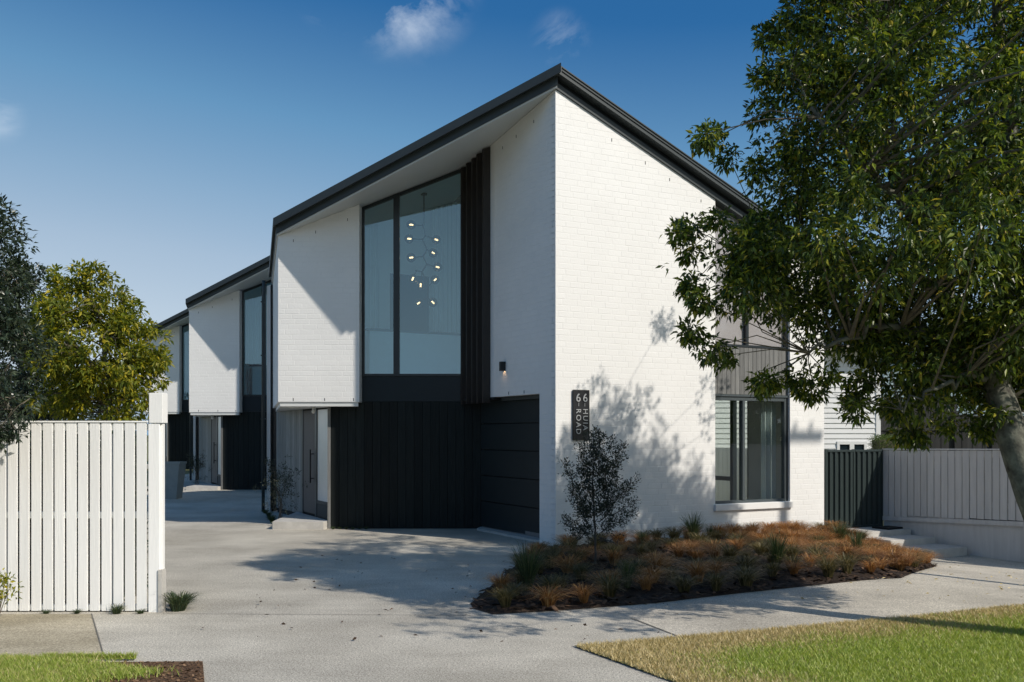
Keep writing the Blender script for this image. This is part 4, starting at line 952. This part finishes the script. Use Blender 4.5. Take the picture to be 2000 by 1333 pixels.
def street_tree():
    D = 8.1
    poly = topoly([(1680, -190), (1570, -70), (1560, 30), (1540, 60), (1560, 110), (1515, 135), (1508, 235), (1505, 285), (1535, 310), (1510, 350), (1455, 395), (1450, 440), (1385, 475), (1345, 545), (1395, 550), (1375, 610), (1440, 640), (1505, 640), (1580, 665), (1640, 690), (1700, 690), (1735, 745), (1745, 830), (1800, 835), (1835, 760), (1880, 770), (1895, 820), (1930, 790), (2010, 760), (2150, 800), (2350, 600), (2420, 300), (2350, 0), (2100, -190)], D)
    cl, d = clumps_in(poly, 800, D, 1.25)
    cl = cl[(d > .06)]; d = d[d > .06]
    w1 = rng.random(len(cl)); dd_ = np.clip((d-.1)/.9, 0, 1)/8.1      # far and near parts of the crown
    k = 1+np.where(w1 < .52, rng.uniform(0, 3.5, len(cl))*dd_, np.where(w1 > .74, -rng.uniform(0, 1.9, len(cl))*dd_, 0))
    cl = np.column_stack([cl[:, 0]*k, cl[:, 1]*k, EYE+(cl[:, 2]-EYE)*k])
    qx = CX+F*cl[:, 0]/cl[:, 1]; qy = HZ-F*(cl[:, 2]-EYE)/cl[:, 1]
    cl = cl[~(((rng.random(len(cl)) < .25) & (qy > 580) & (qx < 1780)) | ((rng.random(len(cl)) < .06) & (qy > 400) & (qx < 1500)))]
    ex = [(1395, 270), (1425, 310), (1375, 262), (1520, 60), (1500, 75), (1325, 455), (1345, 445), (1400, 430), (1345, 490), (1350, 560), (1375, 590), (1350, 650), (1385, 680), (1415, 695), (1490, 150), (1485, 215), (1480, 330),
          (1570, 755), (1560, 735), (1590, 765), (1672, 800), (1668, 775), (1675, 745), (1500, 745), (1485, 750), (1620, 735), (1900, 690), (1925, 730), (1945, 700), (1965, 750), (1985, 780), (1960, 660), (1930, 640), (1990, 700), (1915, 770), (1950, 810), (1770, 845), (1785, 850), (1755, 800), (1900, 820), (1730, 790), (1930, 840), (1850, 830), (1700, 730)]
    ex = np.array([((px-1000)/F*D_, D_, EYE+(HZ-py)*D_/F) for (px, py) in ex for D_ in (D+random.uniform(-.4, .4),)])
    cl = np.vstack([cl, ex]); rc = np.concatenate([rng.uniform(.17, .33, len(cl)-len(ex)), rng.uniform(.07, .12, len(ex))])
    w = lambda px, py, DD=D: at(px, DD, py=py)
    sk = [([(4.48, 7.45, -.2), (4.34, 7.52, .35), (4.22, 7.6, .75), w(2012, 950, 7.7), w(1980, 860, 7.8), w(1952, 770, 7.9), w(1925, 690, 8.0)], [.19, .16, .14, .13, .12, .11, .1]),
          ([w(1945, 760, 7.9), w(1960, 600, 8.1), w(1975, 380, 8.2), w(1960, 100, 8.2), w(1930, -200, 8.2)], [.1, .085, .07, .05, .02]),
          ([w(1925, 690, 8.0), w(1880, 640, 8.1), w(1840, 520, 8.2), w(1835, 420, 8.2), w(1760, 360, 8.2), w(1745, 260, 8.2), w(1740, 90, 8.1)], [.075, .06, .05, .04, .03, .02, .01]),
          ([w(1905, 700, 8.0), w(1830, 660, 7.9), w(1760, 640, 7.8), w(1660, 660, 7.8), w(1580, 690, 7.9)], [.055, .042, .032, .02, .01]),
          ([w(1870, 620, 8.1), w(1790, 540, 8.4), w(1690, 500, 8.5), w(1560, 480, 8.4), w(1440, 500, 8.3)], [.05, .04, .03, .02, .008]),
          ([w(1840, 480, 8.2), w(1780, 420, 7.8), w(1690, 330, 7.6), w(1600, 230, 7.6), w(1540, 150, 7.8)], [.04, .03, .022, .015, .006]),
          ([w(1960, 560, 8.1), w(2060, 430, 8.4), w(2180, 300, 8.6), w(2260, 100, 8.6)], [.06, .05, .035, .01]),
          ([w(1790, 540, 8.4), w(1700, 600, 8.9), w(1560, 600, 9.1), w(1450, 640, 9.0)], [.03, .024, .016, .007]),
          ([w(1945, 740, 7.95), w(1890, 730, 7.6), w(1820, 760, 7.5), w(1760, 800, 7.6)], [.03, .022, .015, .006])]
    make_tree('street_tree', (4.42, 7.45, 0), 'large green street tree with a lichened leaning trunk at the right edge of the picture', sk, cl, leaf_big, .072, .027, 6, 34, rc, .42)
street_tree()
def shade_tree():
    # the crown tops out in a slanting ridge: high towards the drive, low towards the gate
    cl = []
    while len(cl) < 520:
        u = rng.uniform(-.1, 3.1); w_ = rng.uniform(0, 1); k = rng.uniform(4.4, 5.9) if u > .6 else rng.uniform(5.0, 6.5); top_ = 1.8-.6*max(0, u-.9)-.35*max(0, .9-u)
        z = -.3+(top_+.3)*w_*rng.uniform(.75, 1); p = C0+e1*u
        q = np.array((p[0]+1.02*k, p[1]-.735*k, z+k))
        if q[0]/q[1] > .542 and rng.random() < .9: cl.append(q)
    for u, h in ((.62, .22), (.95, .42), (1.25, .2), (1.75, .5), (2.05, .35), (2.45, .35), (2.9, .4), (3.2, .3), (.3, .1)):       # upright shoots on top
        k = rng.uniform(4.8, 5.4); top_ = 1.72-.6*max(0, u-.9)-.35*max(0, .9-u); p = C0+e1*u
        for t in np.linspace(-.4, 1, 8):
            q = np.array((p[0]+1.02*k, p[1]-.735*k, top_+k+h*t))+rng.normal(size=3)*.03*(1.2-t)
            if q[0]/q[1] > .542: cl.append(q)
    sk = [([(7.0, 10.2, -.5), (6.95, 10.25, 2.2), (6.95, 10.3, 3.6), (6.95, 10.3, 5.2)], [.11, .09, .07, .02]),
          ([(6.95, 10.3, 3.0), (7.6, 10.6, 4.4), (7.9, 10.8, 5.4)], [.05, .04, .01]), ([(6.95, 10.3, 3.2), (6.6, 9.8, 4.4), (6.5, 9.4, 5.3)], [.05, .035, .01])]
    make_tree('street_tree', (7., 10.2, -.3), 'second street tree with upright shoots, casting the leafy shadow on the white wall', sk, cl, leaf_big, .085, .033, 5, 6, .17, .05)
    cl = []
    while len(cl) < 260:
        p = rng.uniform(-1, 1, 3)
        if (p**2).sum() < 1: cl.append(np.array((14.5+3*p[0], 11.6+2*p[1], 2.9+2.5*p[2])))
    sk = [([(14.5, 11.6, -.5), (14.5, 11.6, 2.5), (14.5, 11.6, 4.6)], [.16, .12, .02])]
    make_tree('dark_tree', (14.5, 11.6, -.3), 'dark dense tree off to the right, mirrored in the front window', sk, cl, leaf_hedge, .12, .05, 5, 16, .42, .3)
shade_tree()
def left_trees():
    D = 11.3
    poly = topoly([(88, 600), (105, 560), (150, 545), (165, 535), (215, 545), (235, 585), (268, 605), (285, 660), (312, 690), (310, 730), (300, 760), (290, 815), (245, 830), (225, 770), (150, 790), (80, 800), (70, 700)], D)
    cl, d = clumps_in(poly, 175, D, .75); rc = rng.uniform(.08, .19, len(cl))
    ex = np.array([((px-1000)/F*D, D+random.uniform(-.2, .2), EYE+(HZ-py)*D/F) for px, py in [(160, 528), (190, 535), (110, 552), (205, 540), (250, 590), (300, 640), (318, 660), (322, 705), (312, 740), (150, 810), (190, 812), (120, 805), (250, 815), (128, 545)]])
    cl = np.vstack([cl, ex]); rc = np.concatenate([rc, np.full(len(ex), .09)])
    w = lambda px, py, DD=D: at(px, DD, py=py)
    x0 = w(214, 830)[0]
    sk = [([(x0, D, -.1), w(214, 825), w(213, 770), w(205, 700), w(195, 620)], [.04, .035, .03, .024, .012]), ([w(213, 770), w(250, 700), w(285, 660)], [.02, .014, .006]), ([w(212, 745), w(150, 680), w(115, 620)], [.02, .014, .006]), ([w(205, 700), w(235, 630), w(240, 590)], [.016, .01, .005])]
    make_tree('yellow_green_tree', (x0, D, 0), 'yellow-green leafy tree standing behind the white fence', sk, cl, leaf_yel, .082, .032, 6, 14, rc, .35)
    # darker tree between
    D2 = 12.4; poly = topoly([(30, 560), (50, 530), (62, 545), (80, 590), (110, 620), (140, 700), (130, 830), (-60, 830), (-60, 560)], D2)
    cl, d = clumps_in(poly, 150, D2, .7); sk = [([(-6.3, D2, -.1), w(40, 800, D2), w(40, 600, D2)], [.06, .05, .01]), ([w(40, 720, D2), w(65, 600, D2), w(70, 535, D2)], [.02, .01, .004])]
    cl = np.vstack([cl, [w(70, 538, D2), w(55, 535, D2), w(83, 600, D2), w(45, 545, D2)]])
    make_tree('dark_green_tree', (-6.3, D2, 0), 'dark green tree squeezed between the far left tree and the yellow-green one', sk, cl, leaf_dk, .07, .026, 6, 15, .2, .2)
    r = empty('tall_hedge', (-7, 14, 0), 'dark shrubbery behind the trees, filling the view under the yellow-green crown', 'hedge')
    P = np.column_stack([rng.uniform(-11, -5.65, 7000), rng.uniform(14, 15, 7000), rng.uniform(.02, 1, 7000)]); P[:, 2] *= 2.0+.25*np.sin(P[:, 0]*3)
    tag(npmesh('foliage', leafgen(P, rng.normal(size=P.shape), 5, .09, .04, .2), 5, LQ, leaf_dk, r), kind='stuff')
    mb = MB()
    for x in np.arange(-10.8, -5.8, .5): mb.tube([(x, 14.5, 0), (x+.05, 14.5, 1.8)], [.03, .01], 5)
    build(mb, 'stems', twig_m, r)
    # the near dark tree
    D3 = 8.15; poly = topoly([(-300, 330), (-20, 400), (8, 395), (28, 440), (20, 490), (58, 530), (62, 620), (78, 700), (52, 800), (20, 850), (-60, 880), (-300, 830)], D3)
    cl, d = clumps_in(poly, 260, D3-.1, .5); rc = rng.uniform(.1, .2, len(cl)); ex = np.array([w(px, py, D3) for px, py in [(8, 405), (12, 450), (25, 500), (35, 530), (30, 840), (5, 845), (45, 660), (48, 560)]])
    cl = np.vstack([cl, ex]); rc = np.concatenate([rc, np.full(len(ex), .08)])
    sk = [([(-5.0, D3-.1, -.1), (-4.95, D3-.1, 1.2), w(-110, 700, D3), w(-90, 500, D3), w(-60, 400, D3)], [.09, .08, .06, .04, .01]), ([w(-110, 700, D3), w(-20, 620, D3), w(20, 560, D3)], [.03, .02, .006]), ([w(-110, 760, D3), w(-20, 760, D3), w(25, 800, D3)], [.03, .02, .006])]
    make_tree('dark_grey_green_tree', (-5.0, D3-.1, 0), 'dark grey-green tree cut by the left edge, overhanging the white fence', sk, cl, leaf_dk, .062, .022, 6, 17, rc, .2)
    # hedge behind the fence
    P = np.column_stack([rng.uniform(-5.0, -3.74, 6500), rng.uniform(9.15, 9.95, 6500), rng.uniform(.02, 1.58, 6500)])
    r = empty('garden_hedge', (-4.3, 9.6, 0), 'dark hedge filling the space behind the white fence and under the trees', 'hedge')
    V = leafgen(P, rng.normal(size=P.shape)+np.array((0, -.6, .2)), 5, .07, .03, .2)
    tag(npmesh('foliage', V, 5, LQ, leaf_dk, r), kind='stuff')
    mb = MB(); 
    for x in np.arange(-4.9, -3.7, .3): mb.tube([(x, 9.6, 0), (x+.05, 9.6, 1.4)], [.02, .008], 5)
    build(mb, 'stems', twig_m, r)
left_trees()
def young_tree():
    D = 11.55; x0 = (1162-1000)/F*D; z0 = bedz(x0, D); w = lambda px, py, DD=D: at(px, DD, py=py)
    sk = [([(x0, D, z0-.05), w(1163, 1060), w(1160, 1000), w(1158, 940), w(1160, 850)], [.016, .014, .012, .009, .003])]
    tips = [(1100, 905, 1135, 965), (1105, 1020, 1150, 1045), (1245, 980, 1170, 1020), (1235, 955, 1170, 1000), (1240, 940, 1165, 1010), (1215, 870, 1165, 960), (1235, 1000, 1175, 1040), (1130, 870, 1158, 960), (1178, 858, 1160, 930), (1150, 848, 1158, 920), (1195, 860, 1165, 960), (1213, 905, 1168, 985), (1115, 950, 1152, 1010), (1120, 975, 1155, 1030), (1205, 1050, 1168, 1055), (1225, 1062, 1170, 1050), (1140, 1062, 1160, 1050), (1135, 905, 1158, 980), (1165, 840, 1160, 900), (1208, 940, 1166, 1000), (1120, 1045, 1156, 1052)]
    cl = []
    for i, (a, b, c, d) in enumerate(tips):
        dy = random.uniform(-.28, .28); p = w(c, d); q = w(a, b); q = (q[0], q[1]+dy, q[2]); m = ((p[0]*.45+q[0]*.55), (p[1]+q[1])/2, p[2]*.4+q[2]*.6-.02)
        sk.append(([p, m, q], [.008, .005, .002]))
        for t in np.linspace(.15, 1, 16): 
            pt = np.array(p)*(1-t)**2+2*np.array(m)*t*(1-t)+np.array(q)*t*t; cl.append(pt+rng.normal(size=3)*.015)
    for _ in range(150):
        a = rng.normal(size=3)*np.array((.12, .12, .28)); cl.append(np.array(w(1162, 965))+a)
    cl = [c for c in cl if c[2] > z0+.34]
    r = make_tree('young_olive_tree', (x0, D, z0), 'young dark leaved tree with a thin stem planted in the mulch before the sign', sk, np.array(cl), leaf_olive, .034, .015, 7, 3.4, .04, -.15, stem_m, twigs=False, spread=.7, bias=(0, 0, .5))
    stake = None
young_tree()
def shrub(px, D, hpx, label, n=70, zb=0., w_=.3):
    x0 = (px-1000)/F*D; z0 = zb; r_cl = []
    H = hpx*D/F; sk = []
    for k in range(5):
        a = random.uniform(0, 6.28); q = (x0+w_*.7*math.cos(a), D+w_*.6*math.sin(a), z0+H*random.uniform(.7, 1))
        sk.append(([(x0+.03*k-.06, D, z0-.02), (x0+w_*.15*math.cos(a), D+.02, z0+H*.45), q], [.009, .006, .002]))
        for t in np.linspace(.45, 1, 5): r_cl.append(np.array(sk[-1][0][1])*(1-t)+np.array(q)*t)
    for _ in range(n):
        p = rng.normal(size=3)*np.array((w_*.42, w_*.38, H*.17)); r_cl.append(np.array((x0, D, z0+H*.62))+p)
    return make_tree('small_shrub', (x0, D, z0), label, sk, np.array(r_cl), leaf_olive, .034, .015, 6, 3.5, .05, 0, stem_m, 'shrub', 'small shrubs beside the front doors', twigs=False, spread=.8)
shrub(548, 17.3, 132, 'small twiggy dark shrub beside the nearest front door step', zb=-.02, w_=.33, n=90)
shrub(385, 27.6, 74, 'small dark shrub beside the front door of the middle house', zb=.05, w_=.28, n=60)

def tuft_mesh(nb, H, R_, arch, w, seed, m):
    g = np.random.default_rng(seed); a = g.uniform(0, 2*math.pi, nb); h = H*g.uniform(.55, 1.1, nb); out = R_*g.uniform(.25, 1.1, nb); r0 = g.uniform(0, .035, nb)
    b0 = np.column_stack([np.cos(a)*r0, np.sin(a)*r0, np.zeros(nb)]); dirs = np.column_stack([np.cos(a), np.sin(a), np.zeros(nb)]); sd_ = np.column_stack([-np.sin(a+g.normal(size=nb)*.8), np.cos(a+g.normal(size=nb)*.8), np.zeros(nb)])
    V = []
    for t, wf in ((0, 1), (.35, .9), (.7, .6)):
        c = b0+dirs*(out*t**(1+arch))[:, None]; c[:, 2] = h*(1-(1-t)**(1.6)) - h*arch*.42*t**2.4
        V += [c-sd_*w*wf/2, c+sd_*w*wf/2]
    c = b0+dirs*out[:, None]; c[:, 2] = h*(1-arch*.42); V.append(c)
    V = np.stack(V, 1); n = nb; Vf = V.reshape(-1, 3)
    me = bpy.data.meshes.new('tussock'); fs = []
    for i in range(n):
        o = i*7; fs += [(o, o+1, o+3, o+2), (o+2, o+3, o+5, o+4), (o+4, o+5, o+6)]
    me.from_pydata(Vf.tolist(), [], fs); me.materials.append(m); return me
def tussocks():
    rust = [tuft_mesh(330, .30, .30, .95, .0042, s, tus_rust) for s in range(4)]
    oliv = [tuft_mesh(320, .29, .28, .95, .0042, s+10, tus_olive_shade) for s in range(4)]
    tall = [tuft_mesh(240, .48, .24, .4, .0045, s+20, tus_green) for s in range(3)]
    lowg = [tuft_mesh(200, .16, .16, .6, .006, s+30, tus_green) for s in range(2)]
    def put(me, x, y, z, s, label, cat='tussock', group=None, name='tussock'):
        o = bpy.data.objects.new(name, me); COL.objects.link(o); o.location = (x, y, z-.01); o.rotation_euler = (random.uniform(-.08, .08), random.uniform(-.08, .08), random.uniform(0, 6.28)); o.scale = (s*random.uniform(.9, 1.1), s*random.uniform(.9, 1.1), s*random.uniform(.85, 1.15)*(.8 if name == 'tussock' else 1)); tag(o, label, cat, group); return o
    pts = []; tries = 0
    while len(pts) < 290 and tries < 60000:
        tries += 1; x = rng.uniform(-.5, 6); y = rng.uniform(8, 17); p = np.array([[x, y]])
        if not inpoly(p, BED)[0]: continue
        d = bdist(p, BED)[0]; u = (np.array((x, y))-C0)@e1
        if d < .13 or (np.array((x, y))-C0)@e2 > -.30: continue
        if abs(x-.985+(11.55-y)*.085) < .2 and 10.4 < y < 11.9: continue      # bare mulch round the young tree's stem
        if any((x-a)**2+(y-b)**2 < (.19 if u > 2.7 else .35)**2 for a, b in pts): continue
        pts.append((x, y))
    for x, y in pts:
        u = (np.array((x, y))-C0)@e1; v = (np.array((x, y))-C0)@e2
        ru = random.random() < (.85 if u > 2.5 else .38)  # rust favoured in sun and olive in shade, so colour carries light too
        s = random.uniform(.85, 1.3) if u < 2.4 else random.uniform(.75, 1.25)
        if ru:
            put(random.choice(rust), x, y, bedz(x, y), s, 'rust brown tussock grass among others at the sunny gate end of the mulch bed' if u > 2.5 else 'rust brown tussock grass in the shaded driveway half of the mulch bed', group='rust tussocks at the gate end' if u > 2.5 else 'rust tussocks in the shaded half')
        else:
            put(random.choice(oliv), x, y, bedz(x, y), s, 'olive brown tussock grass among rust ones at the gate end of the mulch bed' if u > 2.5 else 'tussock grass in olive brown, partly painted shade, in the driveway half of the mulch bed', group='olive tussocks at the gate end' if u > 2.5 else 'olive tussocks in the shaded half')
    for (px, py, s, lb) in ((1355, 1066, 1.15, 'tall blue-green grass clump against the wall left of the front window'), (1385, 1064, .7, 'short green grass clump beside the tall one under the front window corner'), (1515, 1120, 1.0, 'dark upright grass clump in the middle of the rust tussocks'), (1640, 1072, 1.05, 'tall feathery grass clump nearest the gate steps'), (1675, 1098, .8, 'green grass clump in front of the lowest steps'), (1030, 1160, 1.1, 'large dark grass clump near the driveway edge of the bed'), (1225, 1160, .8, 'green and straw grass clump right of the young tree stem'), (1252, 1078, .62, 'small dark grass clump against the white wall below the leafy shadow')):
        x, y = gp(px, py); put(random.choice(tall), x, y, bedz(x, y), s, lb, 'grass clump', name='grass_clump')
    x, y = gp(333, 1199); put(lowg[0], x+.02, y+.14, 0, 1.5, 'green grass clump growing at the foot of the fence post', 'grass clump', name='grass_clump')
    x, y = gp(352, 1190); put(lowg[1], x-.03, y+.12, 0, 1.15, 'smaller green tuft on the drive side of the fence foot', 'grass clump', name='grass_clump')
    for k in range(6): put(lowg[k % 2], -3.0+.11*k, 16.33+random.uniform(-.03, .03), 0, .42, 'small grass tuft at the foot of the black cladding beside the step', 'grass tuft', 'grass tufts along the cladding', 'grass_tuft')
    for (px, D, s) in ((525, 18.8, .8), (518, 19.6, .8), (532, 17.6, .9), (529, 18.2, .8), (536, 17.0, .7)): put(lowg[0], (px-1000)/F*D, D, 0, s, 'low green plant at the house corner left of the concrete step', 'plant', 'low plants at the house corner', 'low_plant')
    for px in (228, 150, 90, 275): put(lowg[1], (px-1000)/F*8.66, 8.66, 0, .42 if px != 228 else .8, 'weed tuft growing along the foot of the white fence', 'weed', 'weeds along the fence', 'weed')
tussocks()
def extras():
    # low yellow plant before the fence
    D = 8.35; cl = np.array([at(px, D, py=py) for px, py in [(0, 1125), (8, 1140), (-15, 1130), (18, 1150), (0, 1155), (-20, 1150), (-30, 1170), (5, 1170)]])
    r = empty('yellow_plant', (-4.4, D, 0), 'low yellow-green plant at the left edge before the white fence', 'plant')
    V = leafgen(np.repeat(cl, 7, 0)+rng.normal(size=(56, 3))*.03, rng.normal(size=(56, 3))+np.array((.3, -.3, .6)), 5, .05, .02, .2)
    tag(npmesh('foliage', V, 5, LQ, leaf_yel, r), kind='stuff')
    mb = MB()
    for c in cl: mb.tube([(-4.42, D, 0), tuple(c)], [.005, .003], 5)
    build(mb, 'stems', twig_m, r)
    # clipped hedge behind the fences
    x0, x1, D = (1717-1000)/F*24, (1764-1000)/F*24, 24.
    r = empty('clipped_hedge', (x0+.3, D, 0), 'clipped bright green hedge top showing between the weatherboard house and the black fence', 'hedge')
    P = np.column_stack([rng.uniform(x0, x1, 3000), rng.uniform(D, D+.7, 3000), rng.uniform(.9, EYE+(HZ-851)*D/F, 3000)])
    tag(npmesh('foliage', leafgen(P, rng.normal(size=P.shape), 4, .03, .018, .1), 5, LQ, leaf_hedge, r), kind='stuff')
    mb = MB(); mb.box(x0+.05, x1-.05, D+.1, D+.6, -.2, 1.45); build(mb, 'core', twig_m, r)
    n = 130; P = np.column_stack([rng.uniform(-2.6, 1.6, n), rng.uniform(7.2, 13.0, n)]); P = P[~inpoly(P, BED)]; P = P[~inpoly(P, LAWN)]
    C_ = np.column_stack([P, [gz(*p)+.01 for p in P]]); V = leafgen(C_, np.column_stack([rng.normal(size=(len(P), 2)), np.zeros(len(P))]), 1, .05, .022, .02, .2)
    tag(npmesh('scattered_leaves', V, 5, LQ, chip_m), kind='stuff')
    SO = [gp(170, 1298), gp(394, 1296), gp(398, 1345), gp(-100, 1345), gp(60, 1300)]
    n = 4200; P = np.column_stack([rng.uniform(-4, -1.8, n), rng.uniform(5.6, 6.9, n)]); P = P[inpoly(P, SO)]; n = len(P)
    a = rng.uniform(0, 6.28, n); l = rng.uniform(.003, .013, n); c = np.column_stack([P, .012+l*rng.uniform(.2, .9, n)])
    dx = np.stack([np.cos(a), np.sin(a), rng.uniform(-.4, .4, n)], 1)*l[:, None]; dy = np.stack([-np.sin(a), np.cos(a), rng.uniform(-.4, .4, n)], 1)*l[:, None]*.7
    tag(npmesh('soil_crumbs', np.stack([c-dx-dy, c+dx-dy, c+dx+dy, c-dx+dy], 1), 4, [(0, 1, 2, 3)], crumb_m), kind='stuff')
    # fallen leaves on the paths
    n = 260; P = np.column_stack([rng.uniform(2.5, 7.5, n), rng.uniform(9.3, 13.5, n)]); P = P[~inpoly(P, BED)]; P = P[[((p-C0)@e1 < 6.45) and ((p-C0)@e2 < -1.5) for p in P]]
    Pn = len(P); C_ = np.column_stack([P, [gz(*p)+.014 for p in P]]); V = leafgen(C_, np.column_stack([rng.normal(size=(Pn, 2)), np.zeros(Pn)]), 1, .05, .02, .02, .2)
    tag(npmesh('fallen_leaves', V, 5, LQ, grass_dry), kind='stuff')
extras()

def backdrop_trees():
    # far mass of trees and gardens round the street (beside and behind the viewpoint, mirrored in the glass)
    n = 9000; a = rng.uniform(-math.pi*1.02, math.pi*.30, n); keep = np.ones(n, bool)
    a = np.where(rng.random(n) < .5, a, a); r_ = rng.uniform(44, 52, n)
    x = r_*np.cos(a); y = r_*np.sin(a); h = 4.6+1.3*np.sin(a*9)+.8*np.sin(a*23+1)+.5*np.sin(a*41)
    keep = ~((y > 0) & (x/np.maximum(y, .01) < .62)); x, y, h = x[keep], y[keep], h[keep]
    P = np.column_stack([x, y, rng.uniform(0, 1, len(x))**.8*h])
    V = leafgen(P, rng.normal(size=P.shape), 5, .75, .45, .2, base_off=.2)
    tag(npmesh('distant_trees', V, 5, LQ, leaf_dk), kind='stuff')
backdrop_trees()
